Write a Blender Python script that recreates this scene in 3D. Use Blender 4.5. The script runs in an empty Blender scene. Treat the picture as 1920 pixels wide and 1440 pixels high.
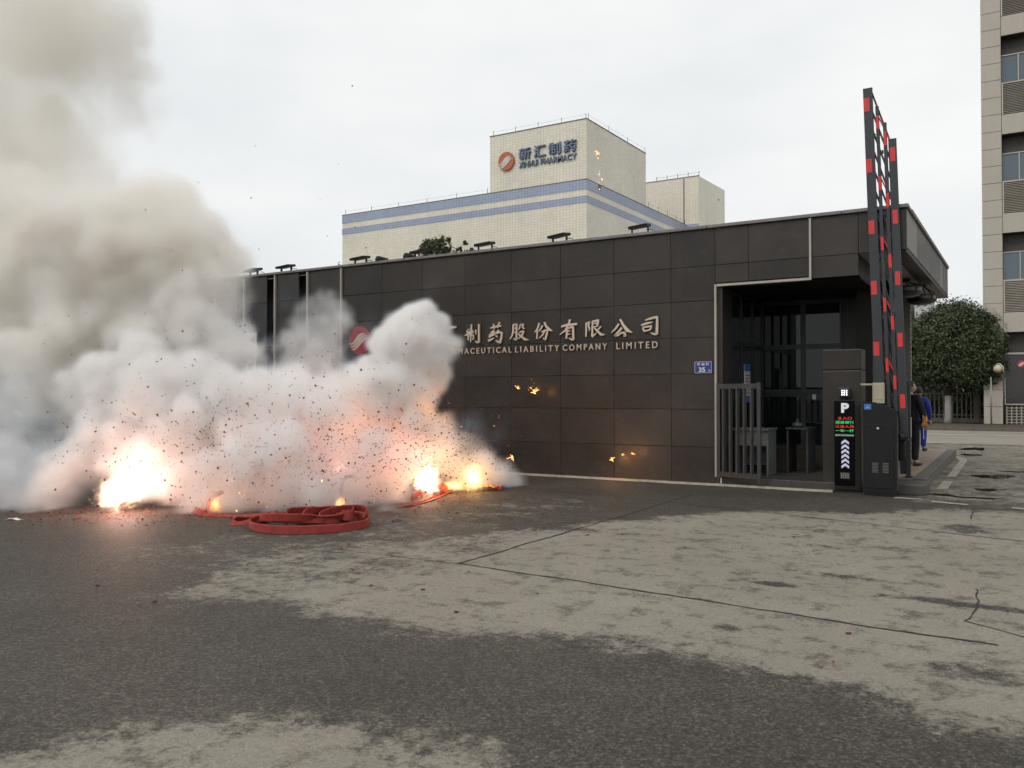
import bpy, bmesh, math, random
import numpy as np
from mathutils import Vector, Matrix, Euler

R = math.radians
random.seed(7)
S = bpy.context.scene
COL = S.collection

# ------------------------------------------------------------------ camera
cam_d = bpy.data.cameras.new('camera')
cam_d.sensor_width = 36.0
cam_d.lens = 29.25
cam_d.clip_end = 3000
cam = bpy.data.objects.new('camera', cam_d)
COL.objects.link(cam)
cam.location = (0, 0, 1.6)
cam.rotation_euler = (R(90.92), 0, R(31.0))
S.camera = cam

# ------------------------------------------------------------------ sky and sun
SUN_EL, SUN_AZ = 42.0, 190.0        # azimuth the light comes from, measured from +Y towards +X
w = bpy.data.worlds.new('World')
S.world = w
w.use_nodes = True
nt = w.node_tree
bg = nt.nodes['Background']
sky = nt.nodes.new('ShaderNodeTexSky')
sky.sky_type = 'NISHITA'
sky.sun_disc = False
sky.sun_elevation = R(SUN_EL)
sky.sun_rotation = R(SUN_AZ)
tc = nt.nodes.new('ShaderNodeTexCoord')
mp = nt.nodes.new('ShaderNodeMapping')
mp.inputs['Scale'].default_value = (1.0, 1.0, 2.6)
no = nt.nodes.new('ShaderNodeTexNoise')
no.inputs['Scale'].default_value = 2.3
no.inputs['Detail'].default_value = 6
no.inputs['Roughness'].default_value = 0.5
cr = nt.nodes.new('ShaderNodeValToRGB')
cr.color_ramp.elements[0].position = 0.30
cr.color_ramp.elements[0].color = (0.79, 0.825, 0.845, 1)
cr.color_ramp.elements[1].position = 0.66
cr.color_ramp.elements[1].color = (0.965, 0.97, 0.965, 1)
mx = nt.nodes.new('ShaderNodeMix')
mx.data_type = 'RGBA'
mx.inputs[0].default_value = 0.985       # an all but closed cloud layer over the blue
sc_ = nt.nodes.new('ShaderNodeMix')
sc_.data_type = 'RGBA'
sc_.blend_type = 'MULTIPLY'
sc_.inputs[0].default_value = 1.0
sc_.inputs[7].default_value = (0.1, 0.1, 0.1, 1)
nt.links.new(sky.outputs[0], sc_.inputs[6])
nt.links.new(tc.outputs['Generated'], mp.inputs[0])
nt.links.new(mp.outputs[0], no.inputs['Vector'])
nt.links.new(no.outputs['Fac'], cr.inputs[0])
nt.links.new(sc_.outputs[2], mx.inputs[6])
nt.links.new(cr.outputs[0], mx.inputs[7])
nt.links.new(mx.outputs[2], bg.inputs[0])
bg.inputs[1].default_value = 1.0

sun_d = bpy.data.lights.new('sun', 'SUN')
sun_d.energy = 0.9
sun_d.angle = R(20)
sun_d.color = (1.0, 0.96, 0.9)
sun = bpy.data.objects.new('sun', sun_d)
COL.objects.link(sun)
sv = Vector((math.sin(R(SUN_AZ)) * math.cos(R(SUN_EL)), math.cos(R(SUN_AZ)) * math.cos(R(SUN_EL)), math.sin(R(SUN_EL))))
sun.rotation_euler = sv.to_track_quat('Z', 'Y').to_euler()
sun.location = sv * 40

S.view_settings.view_transform = 'Standard'
S.view_settings.look = 'None'
S.view_settings.exposure = 0.0
S.view_settings.gamma = 1.0
S.view_settings.use_curve_mapping = False
S.render.engine = 'CYCLES'
cy = S.cycles
cy.max_bounces = 16
cy.diffuse_bounces = 4
cy.glossy_bounces = 3
cy.transmission_bounces = 6
cy.volume_bounces = 9
cy.transparent_max_bounces = 12
cy.volume_step_rate = 2.2
cy.volume_max_steps = 1024
cy.use_denoising = True
cy.use_adaptive_sampling = True
cy.adaptive_threshold = 0.04
cy.sample_clamp_indirect = 8.0
cy.caustics_reflective = False
cy.caustics_refractive = False


# ------------------------------------------------------------------ helpers
def origin_of(p):
    v = Vector((0, 0, 0))
    while p is not None:
        v += p.location
        p = p.parent
    return v


class MB:
    """collects faces, then links them as one mesh object"""
    def __init__(s):
        s.v = []
        s.f = []

    def add(s, vs, fs):
        o = len(s.v)
        s.v += [tuple(x) for x in vs]
        s.f += [tuple(i + o for i in f) for f in fs]
        return s

    def box(s, x0, x1, y0, y1, z0, z1):
        return s.add([(x0, y0, z0), (x1, y0, z0), (x1, y1, z0), (x0, y1, z0), (x0, y0, z1), (x1, y0, z1), (x1, y1, z1), (x0, y1, z1)],
                     [(0, 3, 2, 1), (4, 5, 6, 7), (0, 1, 5, 4), (1, 2, 6, 5), (2, 3, 7, 6), (3, 0, 4, 7)])

    def bbox(s, x0, x1, y0, y1, z0, z1, b=0.01):
        """box with bevelled edges"""
        bm = bmesh.new()
        bmesh.ops.create_cube(bm, size=1.0)
        for v in bm.verts:
            v.co = ((x0 + x1) / 2 + v.co.x * (x1 - x0), (y0 + y1) / 2 + v.co.y * (y1 - y0), (z0 + z1) / 2 + v.co.z * (z1 - z0))
        bmesh.ops.bevel(bm, geom=bm.edges[:], offset=b, segments=2, affect='EDGES', profile=0.5)
        return s.bm(bm)

    def bm(s, bm, mtx=None):
        if mtx is not None:
            bm.transform(mtx)
        bm.verts.index_update()
        s.add([v.co[:] for v in bm.verts], [[v.index for v in f.verts] for f in bm.faces])
        bm.free()
        return s

    def bar(s, p, q, wx, wy, up=(0, 0, 1)):
        """rectangular bar from p to q, wx across, wy the other way"""
        p, q = Vector(p), Vector(q)
        d = (q - p).normalized()
        u = Vector(up)
        if abs(d.dot(u)) > 0.98:
            u = Vector((0, 1, 0))
        a = d.cross(u).normalized() * wx / 2
        b = a.cross(d).normalized() * wy / 2
        vs = [p - a - b, p + a - b, p + a + b, p - a + b, q - a - b, q + a - b, q + a + b, q - a + b]
        return s.add(vs, [(0, 3, 2, 1), (4, 5, 6, 7), (0, 1, 5, 4), (1, 2, 6, 5), (2, 3, 7, 6), (3, 0, 4, 7)])

    def tube(s, pts, rad, n=10, cap=True):
        pts = [Vector(p) for p in pts]
        rs = rad if isinstance(rad, (list, tuple)) else [rad] * len(pts)
        vs, fs = [], []
        ref = Vector((0, 0, 1))
        for i, p in enumerate(pts):
            d = (pts[min(i + 1, len(pts) - 1)] - pts[max(i - 1, 0)]).normalized()
            u = ref if abs(d.dot(ref)) < 0.95 else Vector((1, 0, 0))
            a = d.cross(u).normalized()
            b = d.cross(a).normalized()
            for k in range(n):
                t = 2 * math.pi * k / n
                vs.append(p + (a * math.cos(t) + b * math.sin(t)) * rs[i])
        for i in range(len(pts) - 1):
            for k in range(n):
                fs.append((i * n + k, i * n + (k + 1) % n, (i + 1) * n + (k + 1) % n, (i + 1) * n + k))
        if cap:
            fs.append(tuple(range(n - 1, -1, -1)))
            fs.append(tuple(range((len(pts) - 1) * n, len(pts) * n)))
        return s.add(vs, fs)

    def lathe(s, prof, c, n=24):
        vs, fs = [], []
        for r, z in prof:
            for k in range(n):
                t = 2 * math.pi * k / n
                vs.append((c[0] + r * math.cos(t), c[1] + r * math.sin(t), c[2] + z))
        for i in range(len(prof) - 1):
            for k in range(n):
                fs.append((i * n + k, i * n + (k + 1) % n, (i + 1) * n + (k + 1) % n, (i + 1) * n + k))
        return s.add(vs, fs)

    def prism(s, poly, y0, y1, axis='y'):
        """polygon in (x,z) swept from y0 to y1 (axis y), in (y,z) swept in x, or in (x,y) swept in z"""
        n = len(poly)
        def P(a, b, t):
            return {'y': (a, t, b), 'x': (t, a, b), 'z': (a, b, t)}[axis]
        vs = [P(a, b, y0) for a, b in poly] + [P(a, b, y1) for a, b in poly]
        fs = [tuple(range(n)), tuple(range(2 * n - 1, n - 1, -1))] + [(i, i + n, (i + 1) % n + n, (i + 1) % n) for i in range(n)]
        return s.add(vs, fs)

    def ico(s, c, r, sub=2, sc=(1, 1, 1)):
        bm = bmesh.new()
        bmesh.ops.create_icosphere(bm, subdivisions=sub, radius=1.0)
        for v in bm.verts:
            v.co = (c[0] + v.co.x * r * sc[0], c[1] + v.co.y * r * sc[1], c[2] + v.co.z * r * sc[2])
        return s.bm(bm)

    def build(s, name, m, parent=None, smooth=False, label=None, local=False, fix=True):
        o = Vector((0, 0, 0)) if local else origin_of(parent)
        me = bpy.data.meshes.new(name)
        me.from_pydata([(a - o.x, b - o.y, c - o.z) for a, b, c in s.v], [], s.f)
        if fix:
            bm = bmesh.new()
            bm.from_mesh(me)
            bmesh.ops.recalc_face_normals(bm, faces=bm.faces[:])
            bm.to_mesh(me)
            bm.free()
        if smooth:
            me.polygons.foreach_set('use_smooth', [True] * len(me.polygons))
        me.materials.append(m)
        ob = bpy.data.objects.new(name, me)
        COL.objects.link(ob)
        ob.parent = parent
        if label:
            ob['label'] = label
        return ob


def tag(o, label=None, cat=None, group=None, kind=None):
    if label:
        o['label'] = label
    if cat:
        o['category'] = cat
    if group:
        o['group'] = group
    if kind:
        o['kind'] = kind
    return o


def thing(name, label, cat, loc=(0, 0, 0), rz=0.0, group=None):
    o = bpy.data.objects.new(name, None)
    COL.objects.link(o)
    o.location = loc
    o.rotation_euler = (0, 0, rz)
    return tag(o, label, cat, group)


def struct(o):
    o['kind'] = 'structure'
    return o


def copy_tree(o, parent=None):
    c = o.copy()
    COL.objects.link(c)
    c.parent = parent
    for ch in list(o.children):
        copy_tree(ch, c)
    return c


_panel_cache = {}


def slab(name, m, parent, x0, x1, y, z0, z1, t=0.04, bev=0.0035, key=''):
    """a facing panel: its front face at y, its edges eased; alike sizes share their mesh"""
    k = (round(x1 - x0, 3), round(z1 - z0, 3), t, m.name, key)
    if k not in _panel_cache:
        W, H = (x1 - x0) / 2, (z1 - z0) / 2
        me = bpy.data.meshes.new(name)
        b = bev
        vs = [(-W, t, -H), (W, t, -H), (W, t, H), (-W, t, H), (-W, b, -H), (W, b, -H), (W, b, H), (-W, b, H),
              (-W + b, 0, -H + b), (W - b, 0, -H + b), (W - b, 0, H - b), (-W + b, 0, H - b)]
        fs = [(0, 1, 5, 4)[::-1], (1, 2, 6, 5)[::-1], (2, 3, 7, 6)[::-1], (3, 0, 4, 7)[::-1], (4, 5, 9, 8)[::-1], (5, 6, 10, 9)[::-1],
              (6, 7, 11, 10)[::-1], (7, 4, 8, 11)[::-1], (8, 9, 10, 11)[::-1], (0, 1, 2, 3)]
        me.from_pydata(vs, [], fs)
        bm = bmesh.new()
        bm.from_mesh(me)
        bmesh.ops.recalc_face_normals(bm, faces=bm.faces[:])
        bm.to_mesh(me)
        bm.free()
        me.materials.append(m)
        _panel_cache[k] = me
    ob = bpy.data.objects.new(name, _panel_cache[k])
    COL.objects.link(ob)
    ob.parent = parent
    o = origin_of(parent)
    ob.location = ((x0 + x1) / 2 - o.x, y - o.y, (z0 + z1) / 2 - o.z)
    return ob


# ------------------------------------------------------------------ materials
def nodes_of(name):
    m = bpy.data.materials.new(name)
    m.use_nodes = True
    n = m.node_tree
    return m, n, n.nodes['Principled BSDF'], n.nodes['Material Output']


def nd(n, t, **kw):
    x = n.nodes.new(t)
    for k, v in kw.items():
        if k in x.inputs:
            x.inputs[k].default_value = v
        else:
            setattr(x, k, v)
    return x


def ramp(n, fac, stops):
    r = n.nodes.new('ShaderNodeValToRGB')
    e = r.color_ramp.elements
    e[0].position, e[0].color = stops[0][0], (*stops[0][1], 1)
    e[1].position, e[1].color = stops[-1][0], (*stops[-1][1], 1)
    for p, c in stops[1:-1]:
        k = e.new(p)
        k.color = (*c, 1)
    n.links.new(fac, r.inputs[0])
    return r.outputs[0]


def math_(n, op, a, b=None, c=None, clamp=False):
    x = n.nodes.new('ShaderNodeMath')
    x.operation = op
    x.use_clamp = clamp
    for i, v in enumerate((a, b, c)):
        if v is None:
            continue
        if isinstance(v, (int, float)):
            x.inputs[i].default_value = v
        else:
            n.links.new(v, x.inputs[i])
    return x.outputs[0]


def mixc(n, fac, a, b, blend='MIX'):
    x = n.nodes.new('ShaderNodeMix')
    x.data_type = 'RGBA'
    x.blend_type = blend
    for i, v in ((0, fac), (6, a), (7, b)):
        if isinstance(v, (int, float)):
            x.inputs[i].default_value = v
        elif isinstance(v, tuple):
            x.inputs[i].default_value = (*v, 1)
        else:
            n.links.new(v, x.inputs[i])
    return x.outputs[2]


def noise(n, vec, scale, detail=4, rough=0.55, out='Fac'):
    x = nd(n, 'ShaderNodeTexNoise', Scale=scale, Detail=detail, Roughness=rough)
    if vec is not None:
        n.links.new(vec, x.inputs['Vector'])
    return x.outputs[out]


def objco(n, scale=(1, 1, 1)):
    t = n.nodes.new('ShaderNodeTexCoord')
    if scale == (1, 1, 1):
        return t.outputs['Object']
    m = n.nodes.new('ShaderNodeMapping')
    m.inputs['Scale'].default_value = scale
    n.links.new(t.outputs['Object'], m.inputs[0])
    return m.outputs[0]


def worldco(n, scale=(1, 1, 1)):
    g = n.nodes.new('ShaderNodeNewGeometry')
    m = n.nodes.new('ShaderNodeMapping')
    m.inputs['Scale'].default_value = scale
    n.links.new(g.outputs['Position'], m.inputs[0])
    return m.outputs[0]


def bump(n, b, height, strength=0.3, dist=0.01):
    x = nd(n, 'ShaderNodeBump', Strength=strength, Distance=dist)
    n.links.new(height, x.inputs['Height'])
    n.links.new(x.outputs[0], b.inputs['Normal'])


def mat(name, col, rough=0.6, metal=0.0, spec=0.5, var=0.12, scale=3.0, bmp=0.0, bscale=40.0, dirt=None):
    """plain painted or moulded surface with slight unevenness and, if asked, grime that runs down it"""
    m, n, b, o = nodes_of(name)
    co = worldco(n)
    f = noise(n, co, scale, 5)
    c = ramp(n, f, [(0.25, tuple(x * (1 - var) for x in col)), (0.75, tuple(min(1, x * (1 + var)) for x in col))])
    if dirt:
        g = noise(n, worldco(n, (6, 6, 0.7)), 1.0, 6, 0.65)
        g = ramp(n, g, [(0.45, (0, 0, 0)), (0.75, (1, 1, 1))])
        c = mixc(n, math_(n, 'MULTIPLY', g, dirt[0]), c, dirt[1])
    n.links.new(c, b.inputs['Base Color'])
    r = math_(n, 'MULTIPLY_ADD', f, 0.25, rough - 0.12)
    n.links.new(r, b.inputs['Roughness'])
    b.inputs['Metallic'].default_value = metal
    b.inputs['Specular IOR Level'].default_value = spec
    if bmp:
        bump(n, b, noise(n, co, bscale, 3), bmp, 0.004)
    return m


def emit(name, col, strength):
    m, n, b, o = nodes_of(name)
    b.inputs['Base Color'].default_value = (*[c * 0.2 for c in col], 1)
    b.inputs['Emission Color'].default_value = (*col, 1)
    b.inputs['Emission Strength'].default_value = strength
    return m


def granite(name, lo, hi, rough=0.37):
    m, n, b, o = nodes_of(name)
    oi = n.nodes.new('ShaderNodeObjectInfo')
    co = worldco(n)
    streak = noise(n, worldco(n, (1.3, 1.3, 9)), 3.2, 6, 0.65)
    blot = noise(n, co, 1.1, 5, 0.6)
    grain = noise(n, co, 90, 3, 0.7)
    c = ramp(n, blot, [(0.3, lo), (0.7, hi)])
    rnd = math_(n, 'MULTIPLY_ADD', oi.outputs['Random'], 0.40, 0.80)
    c = mixc(n, 1.0, c, rnd, 'MULTIPLY')
    g = ramp(n, grain, [(0.36, (0.72, 0.72, 0.72)), (0.62, (1.28, 1.26, 1.22))])
    c = mixc(n, 1.0, c, g, 'MULTIPLY')
    fl = ramp(n, streak, [(0.66, (0, 0, 0)), (0.78, (1, 1, 1))])
    fl = math_(n, 'MULTIPLY', fl, 0.42)
    c = mixc(n, fl, c, (0.13, 0.108, 0.085))
    # pale water marks that run down from the coping
    run = noise(n, worldco(n, (5, 5, 0.35)), 1.0, 5, 0.7)
    run = ramp(n, run, [(0.60, (0, 0, 0)), (0.80, (1, 1, 1))])
    c = mixc(n, math_(n, 'MULTIPLY', run, 0.16), c, (0.17, 0.155, 0.14))
    # scuffs, pale mineral bloom and mud splashed up at the foot
    sc1 = ramp(n, noise(n, worldco(n, (2.2, 2.2, 3.0)), 2.6, 9, 0.74), [(0.54, (0, 0, 0)), (0.74, (1, 1, 1))])
    c = mixc(n, math_(n, 'MULTIPLY', sc1, 0.30), c, (0.105, 0.090, 0.075))
    dk_ = ramp(n, noise(n, worldco(n, (0.9, 0.9, 1.4)), 1.3, 7, 0.65), [(0.50, (0, 0, 0)), (0.70, (1, 1, 1))])
    c = mixc(n, math_(n, 'MULTIPLY', dk_, 0.45), c, (0.020, 0.017, 0.015))
    gz = n.nodes.new('ShaderNodeNewGeometry')
    sz = n.nodes.new('ShaderNodeSeparateXYZ')
    n.links.new(gz.outputs['Position'], sz.inputs[0])
    mud = math_(n, 'SUBTRACT', math_(n, 'MULTIPLY_ADD', noise(n, co, 5.0, 7, 0.7), 0.9, -0.05), math_(n, 'MULTIPLY', sz.outputs[2], 1.3), clamp=True)
    c = mixc(n, math_(n, 'MULTIPLY', mud, 0.8), c, (0.085, 0.068, 0.052))
    n.links.new(c, b.inputs['Base Color'])
    n.links.new(math_(n, 'MULTIPLY_ADD', blot, 0.28, rough - 0.12), b.inputs['Roughness'])
    b.inputs['Specular IOR Level'].default_value = 0.35
    bump(n, b, math_(n, 'ADD', grain, math_(n, 'MULTIPLY', streak, 1.5)), 0.10, 0.004)
    return m


def tiles(name, col, joint, axis, sx, sz, stain=0.25):
    """small glazed facade tiles in a straight grid; axis says which way the wall runs"""
    m, n, b, o = nodes_of(name)
    g = n.nodes.new('ShaderNodeNewGeometry')
    sp = n.nodes.new('ShaderNodeSeparateXYZ')
    n.links.new(g.outputs['Position'], sp.inputs[0])
    cb = n.nodes.new('ShaderNodeCombineXYZ')
    n.links.new(sp.outputs[0 if axis == 'x' else 1], cb.inputs[0])
    n.links.new(sp.outputs[2], cb.inputs[1])
    br = nd(n, 'ShaderNodeTexBrick', offset=0.0, squash=1.0)
    br.inputs['Scale'].default_value = 1.0
    br.inputs['Brick Width'].default_value = sx
    br.inputs['Row Height'].default_value = sz
    br.inputs['Mortar Size'].default_value = 0.035
    br.inputs['Mortar Smooth'].default_value = 0.6
    br.inputs['Color1'].default_value = (*col, 1)
    br.inputs['Color2'].default_value = (*[c * 0.9 for c in col], 1)
    br.inputs['Mortar'].default_value = (*joint, 1)
    n.links.new(cb.outputs[0], br.inputs['Vector'])
    st = noise(n, worldco(n, (0.35, 0.35, 0.04)), 1.6, 6, 0.65)
    st = ramp(n, st, [(0.42, (0, 0, 0)), (0.72, (1, 1, 1))])
    c = mixc(n, math_(n, 'MULTIPLY', st, stain), br.outputs['Color'], tuple(x * 0.72 for x in col))
    bl = noise(n, worldco(n), 0.22, 4)
    c = mixc(n, 1.0, c, ramp(n, bl, [(0.3, (0.92, 0.92, 0.92)), (0.7, (1.06, 1.06, 1.05))]), 'MULTIPLY')
    n.links.new(c, b.inputs['Base Color'])
    b.inputs['Roughness'].default_value = 0.45
    return m


def glass(name, col=(0.012, 0.016, 0.018), rough=0.04, spec=0.5):
    m, n, b, o = nodes_of(name)
    b.inputs['Base Color'].default_value = (*col, 1)
    b.inputs['Roughness'].default_value = rough
    b.inputs['Specular IOR Level'].default_value = spec
    bump(n, b, noise(n, worldco(n), 0.8, 2), 0.03, 0.02)
    return m


def leafmat(name, c0, c1):
    m, n, b, o = nodes_of(name)
    g = n.nodes.new('ShaderNodeNewGeometry')
    f = noise(n, worldco(n), 1.3, 3)
    mixv = math_(n, 'MULTIPLY_ADD', g.outputs['Random Per Island'], 0.6, math_(n, 'MULTIPLY', f, 0.4))
    c = ramp(n, mixv, [(0.15, c0), (0.85, c1)])
    n.links.new(c, b.inputs['Base Color'])
    b.inputs['Roughness'].default_value = 0.55
    b.inputs['Specular IOR Level'].default_value = 0.3
    return m


M = {}
M['granite'] = granite('dark_granite', (0.024, 0.0205, 0.018), (0.045, 0.038, 0.0325))
M['granite_dark'] = granite('pillar_granite', (0.018, 0.0155, 0.0135), (0.030, 0.0255, 0.022))
M['granite_core'] = mat('wall_core', (0.020, 0.017, 0.015), 0.9)
M['coping'] = mat('coping_metal', (0.20, 0.19, 0.18), 0.5, 0.3, dirt=(0.5, (0.09, 0.085, 0.08)))
M['trim'] = mat('pale_trim', (0.40, 0.37, 0.32), 0.45, 0.1, dirt=(0.35, (0.25, 0.23, 0.20)))
M['steel'] = mat('painted_grey_steel', (0.036, 0.038, 0.040), 0.45, 0.1, dirt=(0.35, (0.10, 0.09, 0.08)))
M['frame'] = mat('dark_window_frame', (0.034, 0.037, 0.041), 0.4, 0.3)
M['glass'] = glass('dark_glass', (0.008, 0.011, 0.012), 0.03, 0.40)
M['black'] = mat('black_plastic', (0.012, 0.012, 0.013), 0.4)
M['blackmetal'] = mat('black_metal', (0.016, 0.015, 0.014), 0.5, 0.3, spec=0.3)
M['cabinet'] = mat('charcoal_paint', (0.011, 0.0116, 0.012), 0.5, 0.0, spec=0.25, dirt=(0.3, (0.035, 0.031, 0.027)))
M['boom'] = mat('slate_boom_paint', (0.024, 0.028, 0.033), 0.42, 0.0)
M['red'] = mat('red_reflector', (0.62, 0.035, 0.03), 0.35)
M['white'] = mat('white_enamel', (0.62, 0.62, 0.60), 0.4)
M['beige'] = mat('beige_enamel', (0.40, 0.37, 0.27), 0.5, dirt=(0.3, (0.22, 0.19, 0.13)))
M['bluesign'] = mat('blue_enamel', (0.018, 0.045, 0.24), 0.35)
M['bluestk'] = mat('blue_sticker', (0.05, 0.14, 0.42), 0.5)
M['bronze'] = mat('champagne_metal', (0.60, 0.50, 0.40), 0.42, 0.35, var=0.10, scale=2.0)
M['concrete'] = mat('concrete', (0.13, 0.118, 0.10), 0.85, bmp=0.4, dirt=(0.6, (0.07, 0.062, 0.055)))
M['kerbtop'] = mat('platform_tile', (0.27, 0.205, 0.155), 0.7, bmp=0.2, dirt=(0.3, (0.15, 0.115, 0.09)))
M['paint'] = mat('worn_white_paint', (0.34, 0.315, 0.255), 0.7, var=0.25, scale=9, dirt=(0.7, (0.14, 0.125, 0.105)))
M['soffit'] = mat('soffit_paint', (0.46, 0.43, 0.385), 0.7)
M['fascia'] = mat('grey_cladding', (0.13, 0.128, 0.122), 0.32, 0.1)
M['fascia_pale'] = mat('pale_cladding', (0.25, 0.24, 0.215), 0.4, 0.1)
M['redbelt'] = None
M['bark'] = mat('bark', (0.045, 0.036, 0.028), 0.9, bmp=0.6, bscale=20)
M['lime'] = mat('limewash', (0.30, 0.28, 0.26), 0.9, dirt=(0.4, (0.12, 0.10, 0.08)))
M['leaf'] = leafmat('evergreen_leaf', (0.018, 0.028, 0.014), (0.125, 0.150, 0.075))
M['leaf2'] = leafmat('roof_tree_leaf', (0.035, 0.050, 0.020), (0.11, 0.13, 0.06))
M['soil'] = mat('soil', (0.085, 0.062, 0.040), 0.95, var=0.4, scale=4, bmp=0.5)
M['skin'] = mat('skin', (0.42, 0.26, 0.19), 0.55)
M['hair'] = mat('hair', (0.018, 0.015, 0.013), 0.6)
M['jacket'] = mat('black_cloth', (0.006, 0.006, 0.007), 0.85, bmp=0.4, bscale=15)
M['blue'] = mat('blue_workwear', (0.018, 0.040, 0.30), 0.8, bmp=0.4, bscale=15)
M['shoe'] = mat('shoe', (0.012, 0.011, 0.010), 0.5)
M['orange'] = mat('orange_flag', (0.70, 0.28, 0.06), 0.7)
M['desk'] = mat('grey_desk', (0.10, 0.104, 0.102), 0.5)


# ------------------------------------------------------------------ ground
def poly_mask(px, py, poly):
    ins = np.zeros(px.shape, bool)
    n = len(poly)
    for i in range(n):
        x0, y0 = poly[i]
        x1, y1 = poly[(i + 1) % n]
        c = ((y0 > py) != (y1 > py)) & (px < (x1 - x0) * (py - y0) / (y1 - y0 + 1e-9) + x0)
        ins ^= c
    return ins.astype(np.float32)


def blur(a, k):
    for ax in (0, 1):
        p = np.concatenate([np.repeat(np.take(a, [0], ax), k, ax), a, np.repeat(np.take(a, [-1], ax), k, ax)], ax)
        c = np.cumsum(p, ax)
        z = np.zeros_like(np.take(c, [0], ax))
        c = np.concatenate([z, c], ax)
        n = a.shape[ax]
        a = (np.take(c, range(2 * k + 1, 2 * k + 1 + n), ax) - np.take(c, range(0, n), ax)) / (2 * k + 1)
    return a


def ground_sheet():
    xs = np.concatenate([[-900, -400, -180, -90, -50, -30, -22], np.arange(-16, 4.001, 0.07), [6, 10, 20, 40, 90, 180, 400, 900]])
    ys = np.concatenate([[-600, -250, -100, -40, -15, -5], np.arange(0.0, 19.001, 0.07), [22, 26, 32, 40, 52, 70, 110, 200, 400, 900]])
    X, Y = np.meshgrid(xs, ys, indexing='ij')
    nx, ny = X.shape
    big = [(-5.9, 4.35), (-5.27, 4.53), (-4.52, 4.69), (-3.92, 4.61), (-3.27, 4.61), (-2.75, 4.85), (-2.33, 5.03), (-1.9, 5.08), (-1.42, 4.95), (-1.02, 4.81),
           (-0.62, 4.86), (-0.23, 4.7), (0.04, 4.6), (4, 3.9), (4, 13.9), (0.13, 13.66), (-0.98, 13.31), (-1.64, 12.47), (-2.89, 11.97), (-4.05, 10.84),
           (-5.14, 9.08), (-5.92, 7.9), (-6.6, 6.85), (-6.79, 5.82)]
    near = [(-3.9, 1.5), (-3.95, 2.19), (-3.58, 2.62), (-3.42, 2.87), (-3.05, 3.01), (-2.66, 3.13), (-2.24, 3.2), (-1.92, 3.19), (-1.5, 2.9), (-1.2, 1.5)]
    mott = [(-7.4, 7.3), (-6.5, 4.9), (-5.2, 4.6), (-4.5, 6.4), (-4.6, 9), (-3.6, 12.6), (-5.5, 12.6), (-7.2, 10.0)]
    a = np.maximum(poly_mask(X, Y, big), poly_mask(X, Y, near))
    m = poly_mask(X, Y, mott)
    k = 0.5 + 0.5 * blur(a, 4) - 0.5 * 0
    d = blur(a, 5) * 0.95 - blur(m, 6) * 0.38
    m2 = [(-8.1, 5.3), (-7.86, 6.8), (-7.36, 9.31), (-7.0, 11.3), (-5.5, 12.1), (-4.95, 8.55), (-4.55, 6.57), (-5.2, 5.5), (-5.95, 4.6)]
    d = np.clip(np.maximum(d, blur(poly_mask(X, Y, m2), 8) * 0.36), 0, 1)
    # puddle-dark and damp spots with a shape of their own
    for cx, cy_, rx, ry, s in ((-1.75, 7.3, 0.24, 0.12, 0.8), (-1.72, 5.75, 0.16, 0.10, 0.8), (-2.05, 6.95, 0.25, 0.05, 0.5), (-1.2, 7.9, 0.7, 0.12, 0.5), (-0.5, 7.35, 0.5, 0.12, 0.6),
                           (-0.55, 11.6, 0.35, 0.35, 0.5), (-0.2, 5.5, 0.35, 0.2, 0.45), (-2.4, 8.6, 0.5, 0.12, 0.4), (-1.0, 9.2, 0.2, 0.1, 0.5), (0.0, 7.3, 0.4, 0.1, 0.5)):
        q = ((X - cx) / rx) ** 2 + ((Y - cy_) / ry) ** 2
        d -= s * np.exp(-q ** 1.5)
    # tyre tracks curving in to the gate
    for off in (0.0, 1.35):
        yc = 9.1 + off * 0.9 + 0.10 * np.clip(X + 3.5, 0, 9) ** 2
        d -= 0.33 * np.exp(-((Y - yc) / 0.16) ** 2) * ((X > -6) & (X < 1.2))
    far = np.clip((Y - 13.4) / 1.6, 0, 1) * (X > -1.3)
    d = np.maximum(np.clip(d, 0, 1), 0.55 * far * (X > -2))
    d = np.where(Y > 19.0, 0.6, d)
    verts = np.stack([X.ravel(), Y.ravel(), np.zeros(nx * ny)], 1)
    i = np.arange((nx - 1) * (ny - 1))
    p = (i // (ny - 1)) * ny + i % (ny - 1)
    faces = np.stack([p, p + ny, p + ny + 1, p + 1], 1)
    me = bpy.data.meshes.new('ground')
    me.from_pydata(verts.tolist(), [], faces.tolist())
    at = me.attributes.new('dry', 'FLOAT', 'POINT')
    at.data.foreach_set('value', d.ravel().astype(np.float32))
    m, n, b, o = nodes_of('worn_asphalt')
    co = worldco(n)
    an = n.nodes.new('ShaderNodeAttribute')
    an.attribute_name = 'dry'
    n1 = noise(n, co, 1.5, 10, 0.70)
    n2 = noise(n, co, 8.0, 12, 0.82)
    v = math_(n, 'ADD', an.outputs['Fac'], math_(n, 'MULTIPLY_ADD', n1, 1.5, -0.75))
    v = math_(n, 'ADD', v, math_(n, 'MULTIPLY_ADD', n2, 2.0, -1.0))
    soft = ramp(n, v, [(0.05, (0, 0, 0)), (0.95, (1, 1, 1))])
    hard = ramp(n, v, [(0.36, (0, 0, 0)), (0.64, (1, 1, 1))])
    fleck = noise(n, co, 30, 8, 0.75)
    dry = mixc(n, 0.25, hard, soft)
    dry = math_(n, 'ADD', dry, math_(n, 'MULTIPLY_ADD', fleck, 1.5, -0.75), clamp=True)
    blotch = ramp(n, noise(n, co, 3.6, 12, 0.78), [(0.515, (0, 0, 0)), (0.60, (1, 1, 1))])
    dry = math_(n, 'SUBTRACT', dry, math_(n, 'MULTIPLY', blotch, 0.62), clamp=True)
    ag = nd(n, 'ShaderNodeTexVoronoi', Scale=75.0)
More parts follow.
